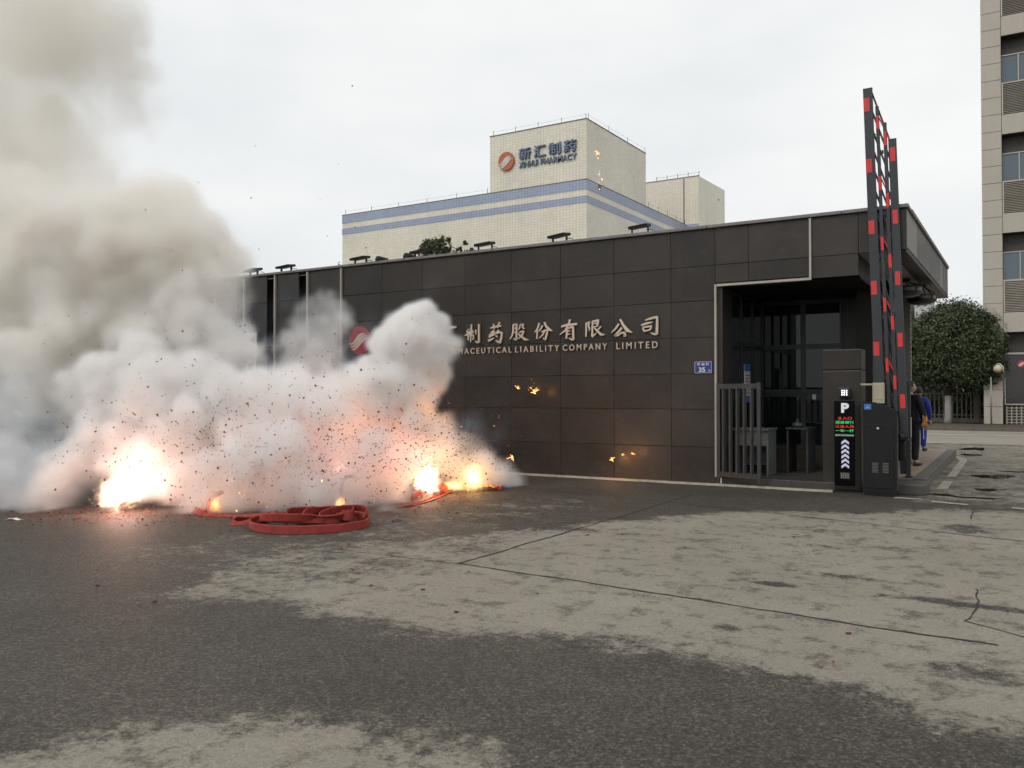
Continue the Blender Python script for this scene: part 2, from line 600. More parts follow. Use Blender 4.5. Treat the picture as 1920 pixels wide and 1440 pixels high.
    n.links.new(co, ag.inputs['Vector'])
    ag2 = noise(n, co, 38, 4, 0.75)
    big_n = noise(n, co, 0.6, 5, 0.6)
    stone = ramp(n, ag.outputs['Color'], [(0.0, (0.50, 0.50, 0.50)), (0.6, (1.0, 1.0, 1.0)), (1.0, (2.5, 2.4, 2.25))])
    wetc = mixc(n, 1.0, ramp(n, big_n, [(0.3, (0.050, 0.045, 0.038)), (0.7, (0.072, 0.0645, 0.055))]), stone, 'MULTIPLY')
    wetc = mixc(n, 1.0, wetc, ramp(n, ag2, [(0.3, (0.62, 0.62, 0.62)), (0.7, (1.35, 1.35, 1.33))]), 'MULTIPLY')
    dstone = ramp(n, ag.outputs['Color'], [(0.0, (0.88, 0.88, 0.88)), (1.0, (1.18, 1.17, 1.15))])
    dryc = mixc(n, 1.0, ramp(n, big_n, [(0.3, (0.240, 0.217, 0.178)), (0.7, (0.305, 0.277, 0.228))]), dstone, 'MULTIPLY')
    dryc = mixc(n, 1.0, dryc, ramp(n, ag2, [(0.3, (0.84, 0.84, 0.84)), (0.7, (1.12, 1.12, 1.12))]), 'MULTIPLY')
    c = mixc(n, dry, wetc, dryc)
    n.links.new(c, b.inputs['Base Color'])
    n.links.new(math_(n, 'MULTIPLY_ADD', dry, 0.22, 0.66), b.inputs['Roughness'])
    b.inputs['Specular IOR Level'].default_value = 0.22
    bump(n, b, math_(n, 'ADD', ag.outputs['Distance'], ag2), 0.8, 0.008)
    me.materials.append(m)
    ob = bpy.data.objects.new('ground', me)
    COL.objects.link(ob)
    return struct(ob)


ground_sheet()
M['crack'] = mat('joint_filler', (0.030, 0.027, 0.024), 0.95)


def joint(pts, wdt=0.03, z=0.004, jit=0.02, m=None, name='pavement_joint'):
    """ragged open joint between two pours of the yard"""
    P = [Vector((x, y, 0)) for x, y in pts]
    b = MB()
    rng = random.Random(int(pts[0][0] * 100))
    line = []
    for i in range(len(P) - 1):
        n = max(2, int((P[i + 1] - P[i]).length / 0.09))
        for k in range(n):
            line.append(P[i].lerp(P[i + 1], k / n))
    line.append(P[-1])
    vs = []
    wob = 0
    for i, p in enumerate(line):
        d = (line[min(i + 1, len(line) - 1)] - line[max(0, i - 1)]).normalized()
        q = Vector((-d.y, d.x, 0))
        wob = wob * 0.8 + rng.uniform(-jit, jit) * 0.6
        ww = wdt * rng.uniform(0.35, 1.0) / 2
        vs += [p + q * (wob - ww) + Vector((0, 0, z)), p + q * (wob + ww) + Vector((0, 0, z))]
    b.add(vs, [(2 * i, 2 * i + 1, 2 * i + 3, 2 * i + 2) for i in range(len(line) - 1)])
    return struct(b.build(name, m or M['crack']))


joint([(-4.57, 6.62), (-2.41, 6.45), (-0.63, 6.27), (-0.09, 6.24)], 0.036)
joint([(-6.2, 6.58), (-4.57, 6.62)], 0.018)
joint([(-4.57, 6.62), (-4.49, 13.25)], 0.040)
joint([(-8.6, 12.95), (-7.05, 12.63), (-6.06, 12.48), (-2.46, 11.61), (0.1, 10.84), (2.5, 10.2)], 0.035)
joint([(-0.27, 7.96), (-0.24, 7.3), (-0.32, 6.78), (0.06, 6.54), (1.5, 6.0)], 0.018, jit=0.02)
joint([(-0.45, 14.05), (-0.48, 12.5)], 0.02)


def stripe(name, poly, m, z=0.008):
    b = MB()
    b.add([(x, y, z) for x, y in poly], [tuple(range(len(poly)))])
    o = b.build(name, m, fix=False)
    if o.data.polygons[0].normal.z < 0:
        o.data.flip_normals()
    return struct(o)


# thin pale lip of the yard slab along the foot of the wall, broken where the cabinets stand
b = MB()
xs = [-13.8 + i * 0.35 for i in range(33)]
rg = random.Random(4)
vs = []
for x in xs:
    y = 14.86 - max(0, x + 4.6) * 0.02 + rg.uniform(-0.012, 0.012)
    vs += [(x, y - 0.035 - rg.uniform(0, 0.02), 0.0), (x, y - 0.03, 0.035), (x, y + 0.03, 0.037), (x, y + 0.09, 0.0)]
b.add(vs, [(4 * i + k, 4 * i + 4 + k, 4 * i + 5 + k, 4 * i + 1 + k) for i in range(len(xs) - 1) for k in range(3)])
struct(b.build('kerb_strip', M['paint']))
stripe('road_marking', [(-1.62, 14.42), (-1.2, 14.40), (-1.2, 14.52), (-1.62, 14.60)], M['paint'])
stripe('road_marking', [(-1.08, 14.16), (-0.58, 14.02), (-0.57, 14.18), (-1.06, 14.36)], M['paint'])
stripe('road_marking', [(-0.02, 13.95), (0.6, 13.8), (0.6, 13.96), (-0.01, 14.12)], M['paint'])
for y0, y1 in ((16.2, 17.9), (18.8, 20.7), (20.72, 22.6), (22.62, 23.5)):
    stripe('road_marking', [(-1.14, y0), (-0.98, y0 + 0.1), (-0.97, y1), (-1.13, y1)], M['paint'])
stripe('road_marking', [(-1.13, 23.52), (-0.97, 23.52), (-1.02, 24.6), (-1.2, 25.4), (-1.42, 25.7), (-1.42, 25.2), (-1.22, 24.5)], M['paint'])
M['puddle'] = glass('standing_water', (0.020, 0.018, 0.016), 0.06, 0.5)


def puddle(cx, cy_, rx, ry, sd):
    rg = random.Random(sd)
    n = 40
    ph = [rg.uniform(0, 6.28) for _ in range(4)]
    pts = []
    for k in range(n):
        t = 2 * math.pi * k / n
        r = 1 + 0.25 * math.sin(2 * t + ph[0]) + 0.18 * math.sin(3 * t + ph[1]) + 0.1 * math.sin(7 * t + ph[2])
        pts.append((cx + rx * r * math.cos(t), cy_ + ry * r * math.sin(t)))
    return stripe('puddle', pts, M['puddle'], 0.006)


puddle(-0.32, 19.4, 0.3, 0.55, 1)
puddle(-0.35, 16.6, 0.22, 0.22, 2)
puddle(-1.0, 29.5, 0.30, 0.9, 3)
puddle(-1.95, 33.0, 0.8, 0.9, 4)
puddle(-1.05, 15.35, 0.28, 0.12, 5)
puddle(-0.5, 15.15, 0.4, 0.08, 6)
puddle(-1.0, 26.4, 0.22, 0.45, 7)
puddle(0.1, 20.9, 0.3, 0.2, 8)

# the cross road behind the gate, its kerb and the planted strip
M['road'] = mat('pale_road', (0.27, 0.245, 0.205), 0.8, var=0.18, scale=0.6)
stripe('road', [(-60, 33.2), (40, 31.5), (40, 45), (-60, 45)], M['road'], 0.010)
stripe('road_marking', [(-30, 40.0), (30, 40.0), (30, 40.25), (-30, 40.25)], M['white'], 0.016)
b = MB()
for i in range(60):
    b.box(-40 + i * 1.2, -40 + i * 1.2 + 1.18, 45.0, 45.3, 0.0, 0.15)
struct(b.build('kerb', M['concrete']))
struct(MB().box(-40, 40, 45.3, 53.0, 0.0, 0.13).build('verge', M['soil']))

# ------------------------------------------------------------------ gatehouse
gh = thing('gatehouse', 'long dark granite gatehouse wall with recessed glazed porch and cantilevered roof', 'building', (-9, 15.0, 0))
Y0 = 15.0
cols = [-13.78, -12.54, -11.38, -10.21, -9.03, -7.86, -6.68, -5.51, -4.66]
rows = [0.0, 0.68, 1.38, 2.04, 2.71, 3.39, 4.03, 4.71]
G = 0.0028
for i in range(len(cols) - 1):
    for j in range(len(rows) - 1):
        dy = random.uniform(-0.003, 0.003)
        slab('panel', M['granite'], gh, cols[i] + G, cols[i + 1] - G, Y0 + dy, rows[j] + G, rows[j + 1] - G)
# lintel and the roof fascia over the porch
for x0, x1 in ((-4.66, -4.05), (-4.05, -2.97)):
    slab('panel', M['granite'], gh, x0 + G, x1 - G, Y0, 3.70, 4.03 - G)
    slab('panel', M['granite'], gh, x0 + G, x1 - G, Y0, 4.03 + G, 4.71 - G)
slab('panel', M['granite'], gh, -2.955, -2.2 - G, Y0, 3.66, 4.03 - G)
slab('panel', M['granite'], gh, -2.955, -2.2 - G, Y0, 4.03 + G, 4.71 - G)
slab('panel', M['granite'], gh, -2.2 + G, -1.46, Y0, 4.03 + G, 4.71 - G)
# fin slabs at the far end, each with a pale edge strip and a dark slot beside it
fx = -13.78
k = 0
while fx > -33:
    x1 = fx
    x0 = fx - 1.13
    slot = 0.0 if k == 0 else 0.30
    for j in range(len(rows) - 1):
        slab('panel', M['granite'], gh, x0 + 0.05, x1 - slot - G, Y0, rows[j] + G, rows[j + 1] - G, key='fin')
    MB().box(x0 + 0.002, x0 + 0.046, Y0 - 0.05, Y0 + 0.2, 0.02, 4.70).build('edge_strip', M['trim'], gh)
    fx = x0
    k += 1
MB().box(-13.80, -13.756, Y0 - 0.05, Y0 - 0.004, 0.02, 4.70).build('edge_strip', M['trim'], gh)
core = MB()
core.box(-33, -13.8, Y0 + 0.30, Y0 + 0.6, 0, 4.69).box(-13.8, -4.70, Y0 + 0.045, Y0 + 0.5, 0, 4.70)
core.box(-4.70, -2.21, Y0 + 0.045, Y0 + 0.30, 3.70, 4.70)
core.build('wall_core', M['granite_core'], gh)
# coping in lengths
x = -33.0
while x < -1.46:
    x1 = min(x + 2.35, -1.42)
    MB().bbox(x + 0.004, x1 - 0.004, Y0 - 0.06, Y0 + 0.42, 4.715, 4.775, 0.008).build('coping', M['coping'], gh)
    x = x1
MB().box(-33, -2.2, Y0 + 0.42, 23.0, 4.55, 4.66).build('roof', M['fascia'], gh)
# pale strip that frames the porch on three sides
MB().box(-4.66, -4.625, Y0 - 0.055, Y0 + 0.02, 0.15, 3.672).box(-4.62, -2.955, Y0 - 0.055, Y0 + 0.02, 3.63, 3.672).box(-2.99, -2.955, Y0 - 0.05, Y0 - 0.004, 3.672, 4.70).build('porch_edging', M['trim'], gh)
# porch: jamb, ceiling, floor, step
M['porch'] = mat('porch_slab', (0.045, 0.041, 0.036), 0.55, bmp=0.3, dirt=(0.6, (0.09, 0.08, 0.068)))
MB().box(-4.62, -4.53, Y0 + 0.021, Y0 + 0.62, 0.15, 3.629).build('jamb', M['granite'], gh)
MB().box(-4.62, -2.21, Y0 + 0.31, 18.2, 3.64, 3.69).box(-2.21, -2.2, Y0 + 0.045, 16.9, 3.66, 4.03).build('porch_ceiling', M['blackmetal'], gh)
MB().bbox(-4.66, -2.15, Y0 + 0.0, 18.3, -0.05, 0.15, 0.012).build('porch_floor', M['porch'], gh)
MB().box(-2.95, -2.0, 18.02, 18.3, 0.15, 3.64).build('return_wall', M['granite'], gh)


def window(parent, x0, x1, z0, z1, y, fr=0.05, axis='y'):
    w_ = MB()
    if axis == 'y':
        w_.box(x0, x1, y - 0.03, y + 0.03, z0, z0 + fr).box(x0, x1, y - 0.03, y + 0.03, z1 - fr, z1)
        w_.box(x0, x0 + fr, y - 0.03, y + 0.03, z0 + fr, z1 - fr).box(x1 - fr, x1, y - 0.03, y + 0.03, z0 + fr, z1 - fr)
        f = w_.build('window', M['frame'], parent)
        MB().box(x0 + fr, x1 - fr, y - 0.006, y + 0.006, z0 + fr, z1 - fr).build('pane', M['glass'], f)
    else:
        w_.box(y - 0.03, y + 0.03, x0, x1, z0, z0 + fr).box(y - 0.03, y + 0.03, x0, x1, z1 - fr, z1)
        w_.box(y - 0.03, y + 0.03, x0, x0 + fr, z0 + fr, z1 - fr).box(y - 0.03, y + 0.03, x1 - fr, x1, z0 + fr, z1 - fr)
        f = w_.build('window', M['frame'], parent)
        MB().box(y - 0.006, y + 0.006, x0 + fr, x1 - fr, z0 + fr, z1 - fr).build('pane', M['glass'], f)
    return f


for x0, x1 in ((-4.60, -3.74), (-3.74, -2.96)):
    window(gh, x0, x1, 2.66, 3.60, 18.06)
    window(gh, x0, x1, 1.72, 2.66, 18.06)
    window(gh, x0, x1, 0.56, 1.66, 18.06)
MB().box(-4.60, -2.96, 18.0, 18.1, 1.66, 1.72).build('transom', M['frame'], gh)
MB().box(-4.60, -2.96, 18.0, 18.3, 0.15, 0.56).build('plinth', M['granite'], gh)
for y0, y1 in ((15.64, 16.4), (16.4, 17.2), (17.2, 18.0)):
    for z0, z1 in ((0.15, 1.66), (1.66, 2.66), (2.66, 3.62)):
        window(gh, y0, y1, z0, z1, -4.575, 0.045, 'x')
MB().box(-8.5, -2.3, 18.35, 22.0, 0.0, 0.1).box(-8.6, -8.5, 15.6, 22, 0.0, 4.0).box(-8.5, -2.35, 21.9, 22.0, 0.1, 4.0).box(-8.5, -2.25, 15.6, 22.0, 3.70, 3.80).build('back_room', M['blackmetal'], gh)
MB().box(-4.62, -2.96, 18.0, 18.1, 3.60, 3.64).build('head_frame', M['frame'], gh)

# cantilevered roof at the entry lane
cn = MB()
cn.prism([(-2.2, 15.06), (-1.52, 15.06), (-1.40, 22.6), (-2.2, 22.6)], 4.03, 4.06, 'z')
cn.build('soffit', M['soffit'], gh)
MB().prism([(-2.2, 15.06), (-1.50, 15.06), (-1.36, 22.6), (-2.2, 22.6)], 4.66, 4.69, 'z').build('canopy_roof', M['fascia'], gh)
segs = [(15.045, 16.5, 'fascia_pale'), (16.5, 18.9, 'fascia'), (18.9, 20.8, 'fascia'), (20.8, 21.4, 'fascia_pale'), (21.4, 22.6, 'fascia')]
for y0, y1, mm in segs:
    xa, xb = -1.46 + (y0 - 15) * 0.0184, -1.46 + (y1 - 15) * 0.0184
    MB().prism([(xa, y0 + 0.01), (xb, y1 - 0.01), (xb - 0.05, y1 - 0.01), (xa - 0.05, y0 + 0.01)], 4.075, 4.70, 'z').build('fascia_panel', M[mm], gh)
MB().prism([(-1.72, 15.055), (-1.47, 15.055), (-1.335, 22.6), (-1.60, 22.6)], 4.0, 4.07, 'z').build('soffit_edge', M['granite'], gh)
MB().prism([(-1.55, 15.43), (-1.41, 15.43), (-1.28, 22.66), (-1.44, 22.66)], 4.705, 4.77, 'z').build('coping', M['coping'], gh)
MB().box(-2.2, -1.31, 22.6, 22.66, 4.0, 4.70).build('fascia_panel', M['fascia'], gh)
MB().box(-2.52, -2.24, 16.9, 18.0, 0.15, 4.0).build('return_wall', M['blackmetal'], gh)
MB().box(-2.62, -2.42, 18.35, 22.3, 0.0, 4.02).build('return_wall', M['granite_dark'], gh)
MB().box(-8.5, -2.3, 22.35, 22.5, 0.0, 4.5).build('rear_wall', M['granite_dark'], gh)
rb = MB().box(-2.29, -2.08, 22.0, 22.3, 0, 4.03)
for i in range(34):
    rb.box(-2.305, -2.065, 21.985, 22.0, 0.3 + i * 0.11, 0.36 + i * 0.11)
rb.build('ribbed_column', mat('ribbed_column_paint', (0.20, 0.185, 0.155), 0.6), gh)
MB().tube([(-2.02, 19.6, 0.2), (-2.02, 19.6, 3.1), (-2.04, 19.65, 3.3)], 0.05, 8).build('downpipe', M['black'], gh)

# ------------------------------------------------------------------ flood lamps and vents on the coping
ordn = ['first', 'second', 'third', 'fourth', 'fifth', 'sixth', 'seventh']
flood_x = [-16.93, -15.75, -13.28, -11.49, -9.75, -7.93, -6.17]
proto = None
for i, fxx in enumerate(flood_x):
    if proto is None:
        t = thing('floodlight', '', 'floodlight', (0, 0, 0))
        h = MB().prism([(-0.19, -0.17), (0.17, -0.15), (0.20, 0.15), (-0.16, 0.17)], 0.0, 0.055, 'z')
        hd = h.build('housing', M['blackmetal'], t)
        hd.location = (0, -0.02, 0.11)
        hd.rotation_euler = (R(8), R(-7), R(6))
        g_ = MB().box(-0.14, 0.16, -0.13, 0.13, 0.056, 0.06).build('lens', M['glass'], hd, local=True)
        br = MB().box(-0.17, -0.155, -0.03, 0.03, 0.0, 0.14).box(0.155, 0.17, -0.03, 0.03, 0.0, 0.12).box(-0.155, 0.155, -0.03, 0.03, 0.0, 0.014)
        br.build('bracket', M['blackmetal'], t)
        MB().tube([(0.1, 0.1, 0.1), (0.2, 0.16, 0.09), (0.26, 0.2, 0.0)], 0.008, 6).build('cable', M['black'], t)
        proto = t
    else:
        t = copy_tree(proto)
    t.location = (fxx, 15.1, 4.775)
    t.rotation_euler = (0, 0, R(random.uniform(-9, 9)))
    t['label'] = 'flat black floodlight on the dark wall coping, %s from the smoke end' % ordn[i]
    t['group'] = 'floodlights along the wall top'
for i, (vx, lb) in enumerate(((-12.75, 'small round dark vent cap on the wall top between third and fourth floodlights'), (-11.92, 'small round dark vent cap just before the fourth floodlight'))):
    v = thing('roof_vent', lb, 'vent', (vx, 15.3, 4.775), group='round vents on the roof')
    MB().tube([(vx, 15.1, 4.84), (vx, 15.4, 4.84)], 0.085, 16).build('cap', M['cabinet'], v, True)
    MB().box(vx - 0.02, vx + 0.02, 15.2, 15.3, 4.775, 4.8).build('stem', M['blackmetal'], v)

# ------------------------------------------------------------------ lettering
DG = None


def text_mesh(name, body, m, parent, x0, x1, z0, z1, y, depth=0.02, bold=0.0, align='box', space=1.0, rotz=0.0, label=None):
    """raised lettering fitted into x0..x1, z0..z1 on a wall that faces -y (front face at y)"""
    cu = bpy.data.curves.new('tmp_text', 'FONT')
    cu.body = body
    cu.extrude = 0.5
    cu.offset = bold
    cu.space_character = space
    cu.resolution_u = 3
    ob = bpy.data.objects.new('tmp_text', cu)
    COL.objects.link(ob)
    dg = bpy.context.evaluated_depsgraph_get()
    me = bpy.data.meshes.new_from_object(ob.evaluated_get(dg))
    bpy.data.objects.remove(ob)
    bpy.data.curves.remove(cu)
    n = len(me.vertices)
    co = np.zeros(n * 3, np.float32)
    me.vertices.foreach_get('co', co)
    co = co.reshape(-1, 3)
    lo, hi = co.min(0), co.max(0)
    u = (co[:, 0] - lo[0]) / max(1e-6, hi[0] - lo[0])
    v = (co[:, 1] - lo[1]) / max(1e-6, hi[1] - lo[1])
    d = 0.5 - co[:, 2]
    if align == 'keep':
        s = (z1 - z0) / (hi[1] - lo[1])
        x1 = x0 + (hi[0] - lo[0]) * s
    o = origin_of(parent)
    out = np.stack([x0 + u * (x1 - x0) - o.x, y + d * depth - o.y, z0 + v * (z1 - z0) - o.z], 1)
    me.vertices.foreach_set('co', out.ravel().astype(np.float32))
    me.name = name
    me.materials.clear()
    me.materials.append(m)
    me.update()
    r = bpy.data.objects.new(name, me)
    COL.objects.link(r)
    r.parent = parent
    if label:
        r['label'] = label
    return r


def letters(body, m, parent, *a, **k):
    """a word of raised capitals, every letter a part of its own"""
    w_ = text_mesh('word', body, m, parent, *a, **k)
    bm = bmesh.new()
    bm.from_mesh(w_.data)
    bmesh.ops.remove_doubles(bm, verts=bm.verts[:], dist=1e-5)
    todo = set(bm.verts)
    while todo:
        st = [todo.pop()]
        isl = {st[0]}
        while st:
            v = st.pop()
            for e in v.link_edges:
                q = e.other_vert(v)
                if q in todo:
                    todo.discard(q)
                    isl.add(q)
                    st.append(q)
        vl = list(isl)
        ix = {v: i for i, v in enumerate(vl)}
        fs = {f for v in vl for f in v.link_faces}
        mb = MB()
        mb.add([v.co[:] for v in vl], [[ix[v] for v in f.verts] for f in fs])
        mb.build('letter', m, parent, local=True)
    bm.free()
    bpy.data.objects.remove(w_)


BRUSH = [[[[-10.079,3.079,0.0115],[-10.121,3.029,0.0161],[-10.134,3.007,0.0069]],
 [[-10.107,3.006,0.0115],[-10.031,3.025,0.016],[-9.962,3.045,0.0114]],
 [[-10.183,2.946,0.0069],[-10.127,2.961,0.0161],[-10.031,2.985,0.016],[-9.942,3.01,0.0091]],
 [[-10.006,3.173,0.0137],[-10.015,3.048,0.0149],[-10.031,2.797,0.0103]],
 [[-10.093,2.936,0.0103],[-10.093,2.856,0.0149],[-10.093,2.839,0.0069]],
 [[-10.093,2.919,0.0092],[-10.003,2.939,0.0114],[-9.956,2.948,0.0137],[-9.955,2.863,0.0125],[-9.983,2.847,0.0068]],
 [[-9.894,3.054,0.0137],[-9.891,2.997,0.0125],[-9.894,2.952,0.0068]],
 [[-9.813,3.17,0.0159],[-9.813,2.982,0.0159],[-9.812,2.789,0.0182],[-9.853,2.779,0.0136],[-9.914,2.816,0.0046]]],
 [[[-9.523,3.078,0.009],[-9.437,3.097,0.0157],[-9.331,3.109,0.0146],[-9.245,3.111,0.0112]],
 [[-9.45,3.159,0.0112],[-9.437,3.102,0.0135],[-9.423,3.04,0.0067]],
 [[-9.298,3.186,0.0157],[-9.324,3.12,0.0134],[-9.351,3.071,0.0067]],
 [[-9.443,3.018,0.0146],[-9.49,2.981,0.0158],[-9.517,2.965,0.009]],
 [[-9.41,2.989,0.0124],[-9.47,2.941,0.0135],[-9.557,2.927,0.0158]],
 [[-9.563,2.882,0.009],[-9.49,2.913,0.0135],[-9.397,2.943,0.009]],
 [[-9.57,2.809,0.018],[-9.49,2.835,0.0158],[-9.423,2.866,0.0067]],
 [[-9.318,3.019,0.0157],[-9.357,2.97,0.0135],[-9.397,2.943,0.0056]],
 [[-9.357,2.959,0.0112],[-9.278,2.978,0.0134],[-9.232,2.959,0.0156],[-9.245,2.859,0.0156],[-9.278,2.765,0.0201],[-9.331,2.778,0.0134],[-9.39,2.814,0.0045]],
 [[-9.384,2.909,0.009],[-9.351,2.886,0.0157],[-9.344,2.874,0.009]]],
 [[[-8.952,3.126,0.0155],[-8.959,2.982,0.0144],[-8.985,2.894,0.0133],[-9.043,2.818,0.0056]],
 [[-8.946,3.125,0.0111],[-8.869,3.127,0.0155],[-8.875,3.0,0.0155],[-8.875,2.824,0.0177],[-8.907,2.808,0.0133],[-8.959,2.838,0.0044]],
 [[-8.946,3.048,0.0089],[-8.894,3.051,0.0089]],
 [[-8.946,2.959,0.0089],[-8.894,2.962,0.0089]],
 [[-8.779,3.118,0.011],[-8.798,3.052,0.0121],[-8.83,3.01,0.0055]],
 [[-8.779,3.118,0.011],[-8.709,3.12,0.0143],[-8.728,3.06,0.0132],[-8.703,3.037,0.0132],[-8.671,3.041,0.0066]],
 [[-8.798,2.964,0.011],[-8.696,2.976,0.0154]],
 [[-8.696,2.976,0.0154],[-8.734,2.895,0.0143],[-8.824,2.822,0.0066]],
 [[-8.824,2.927,0.011],[-8.76,2.874,0.0143],[-8.671,2.805,0.0198],[-8.576,2.791,0.0055]]],
 [[[-8.332,3.125,0.0152],[-8.369,3.023,0.0142],[-8.444,2.939,0.0065]],
 [[-8.375,2.991,0.0131],[-8.388,2.806,0.0131]],
 [[-8.257,3.072,0.0141],[-8.294,3.009,0.013],[-8.344,2.957,0.0054]],
 [[-8.208,3.135,0.0152],[-8.171,3.058,0.0152],[-8.097,2.984,0.0216],[-8.024,2.954,0.0043]],
 [[-8.282,2.949,0.0098],[-8.195,2.972,0.013],[-8.134,2.975,0.0151],[-8.152,2.895,0.0162],[-8.189,2.788,0.0173],[-8.239,2.817,0.0087]],
 [[-8.208,2.951,0.013],[-8.245,2.887,0.013],[-8.332,2.815,0.0054]]],
 [[[-7.817,3.035,0.0142],[-7.71,3.06,0.0177],[-7.461,3.073,0.0164]],
 [[-7.624,3.163,0.0165],[-7.651,3.081,0.0165],[-7.724,2.955,0.0165],[-7.857,2.871,0.0059]],
 [[-7.691,2.977,0.0142],[-7.695,2.883,0.0153],[-7.704,2.783,0.0142]],
 [[-7.691,2.989,0.0094],[-7.552,3.024,0.0165],[-7.55,2.877,0.0176],[-7.546,2.765,0.0188],[-7.592,2.767,0.0141],[-7.651,2.798,0.0047]],
 [[-7.671,2.935,0.0094],[-7.618,2.944,0.0094]],
 [[-7.671,2.87,0.0094],[-7.618,2.88,0.0094]]],
 [[[-7.26,3.075,0.014],[-7.26,2.935,0.014],[-7.267,2.808,0.0116]],
 [[-7.26,3.075,0.0105],[-7.183,3.095,0.0151],[-7.215,3.027,0.0128],[-7.183,2.967,0.0139],[-7.202,2.927,0.0058]],
 [[-7.119,3.109,0.0139],[-7.123,2.964,0.0151],[-7.126,2.808,0.0174]],
 [[-7.119,3.109,0.0116],[-6.992,3.121,0.0173],[-7.017,3.006,0.015]],
 [[-7.1,3.062,0.0093],[-7.024,3.07,0.0093]],
 [[-7.1,2.992,0.0093],[-7.017,3.004,0.0092]],
 [[-7.126,2.808,0.0162],[-7.062,2.846,0.0093],[-7.03,2.885,0.0046]],
 [[-6.941,2.991,0.0138],[-6.979,2.953,0.0115],[-7.024,2.937,0.0058]],
 [[-7.075,2.968,0.0104],[-7.011,2.913,0.0162],[-6.935,2.841,0.0184],[-6.847,2.832,0.0046]]],
 [[[-6.561,3.026,0.016],[-6.623,2.943,0.0148],[-6.716,2.867,0.0057]],
 [[-6.524,3.115,0.0159],[-6.463,3.004,0.0182],[-6.378,2.899,0.0249],[-6.274,2.849,0.0045]],
 [[-6.5,2.949,0.0171],[-6.561,2.878,0.0159],[-6.642,2.807,0.0171],[-6.561,2.815,0.0137]],
 [[-6.561,2.815,0.0114],[-6.5,2.858,0.0125],[-6.439,2.856,0.0159],[-6.42,2.793,0.0181],[-6.457,2.794,0.0091]]],
 [[[-6.004,3.079,0.009],[-5.897,3.107,0.0156],[-5.768,3.129,0.0178],[-5.768,2.996,0.0178],[-5.775,2.807,0.02],[-5.827,2.804,0.0156],[-5.904,2.834,0.0045]],
 [[-6.082,2.987,0.0135],[-5.98,3.016,0.0157],[-5.862,3.033,0.0111]],
 [[-6.058,2.93,0.0135],[-6.022,2.862,0.0146]],
 [[-6.052,2.941,0.0112],[-5.88,2.962,0.0145],[-5.91,2.89,0.0134]],
 [[-6.022,2.867,0.0112],[-5.91,2.89,0.0112]]]]


def smooth_line(pts, n=6):
    """Catmull-Rom through points of any dimension"""
    P = [np.array(p, float) for p in pts]
    if len(P) == 2:
        return [P[0] + (P[1] - P[0]) * t for t in np.linspace(0, 1, n)]
    out = []
    for i in range(len(P) - 1):
        a, b_, c, d = P[max(i - 1, 0)], P[i], P[i + 1], P[min(i + 2, len(P) - 1)]
        for t in np.linspace(0, 1, n, endpoint=False):
            out.append(0.5 * ((2 * b_) + (c - a) * t + (2 * a - 5 * b_ + 4 * c - d) * t * t + (3 * b_ - a - 3 * c + d) * t ** 3))
    out.append(P[-1])
    return out


def brush_stroke(mb, pts, y0, y1):
    pts = [(p[0], p[1], p[2]) for p in pts]
    # sharp corners stay sharp: straight runs, resampled
    L = []
    for i in range(len(pts) - 1):
        for t in np.linspace(0, 1, 5, endpoint=False):
            L.append(np.array(pts[i]) * (1 - t) + np.array(pts[i + 1]) * t)
    L.append(np.array(pts[-1]))
    n = len(L)
    a, b_ = [], []
    for i, p in enumerate(L):
        d = L[min(i + 1, n - 1)][:2] - L[max(i - 1, 0)][:2]
        d = d / (np.hypot(*d) + 1e-9)
        q = np.array([-d[1], d[0]]) * p[2] * 1.3
        if i == 0:
            p = p - np.array([d[0], d[1], 0]) * p[2] * 0.5
        a.append(p[:2] + q)
        b_.append(p[:2] - q)
    vs = [(x, y0, z) for x, z in a] + [(x, y0, z) for x, z in b_] + [(x, y1, z) for x, z in a] + [(x, y1, z) for x, z in b_]
    fs = []
    for i in range(n - 1):
        fs += [(i, i + 1, n + i + 1, n + i), (2 * n + i, 3 * n + i, 3 * n + i + 1, 2 * n + i + 1), (i, 2 * n + i, 2 * n + i + 1, i + 1), (n + i, n + i + 1, 3 * n + i + 1, 3 * n + i)]
    fs += [(0, n, 3 * n, 2 * n), (n - 1, 3 * n - 1, 4 * n - 1, 2 * n - 1)]
    mb.add(vs, fs)


sg = thing('company_sign', 'raised champagne coloured Chinese brush characters over a line of English capitals', 'sign', (-8, 14.96, 2.5))
for ch in BRUSH:
    mb = MB()
    for i, st in enumerate(ch):
        brush_stroke(mb, st, 14.950 - i * 0.0012, 14.978)
    mb.build('character', M['bronze'], sg)
text_mesh('character', '\u6c47', M['bronze'], sg, -10.83, -10.40, 2.75, 3.18, 14.95, 0.028, 0.012)
text_mesh('character', '\u65b0', M['bronze'], sg, -11.43, -11.0, 2.75, 3.18, 14.95, 0.028, 0.012)
letters('LIMITED', M['bronze'], sg, -6.61, -5.76, 2.54, 2.665, 14.955, 0.022, 0.008, space=1.5)
letters('COMPANY', M['bronze'], sg, -7.79, -6.81, 2.54, 2.665, 14.955, 0.022, 0.008, space=1.5)
letters('LIABILITY', M['bronze'], sg, -8.91, -7.87, 2.54, 2.665, 14.955, 0.022, 0.008, space=1.5)
letters('PHARMACEUTICAL', M['bronze'], sg, -10.93, -9.0, 2.54, 2.665, 14.955, 0.022, 0.008, space=1.5)
letters('XINHUI', M['bronze'], sg, -11.85, -11.05, 2.54, 2.665, 14.955, 0.022, 0.008, space=1.5)


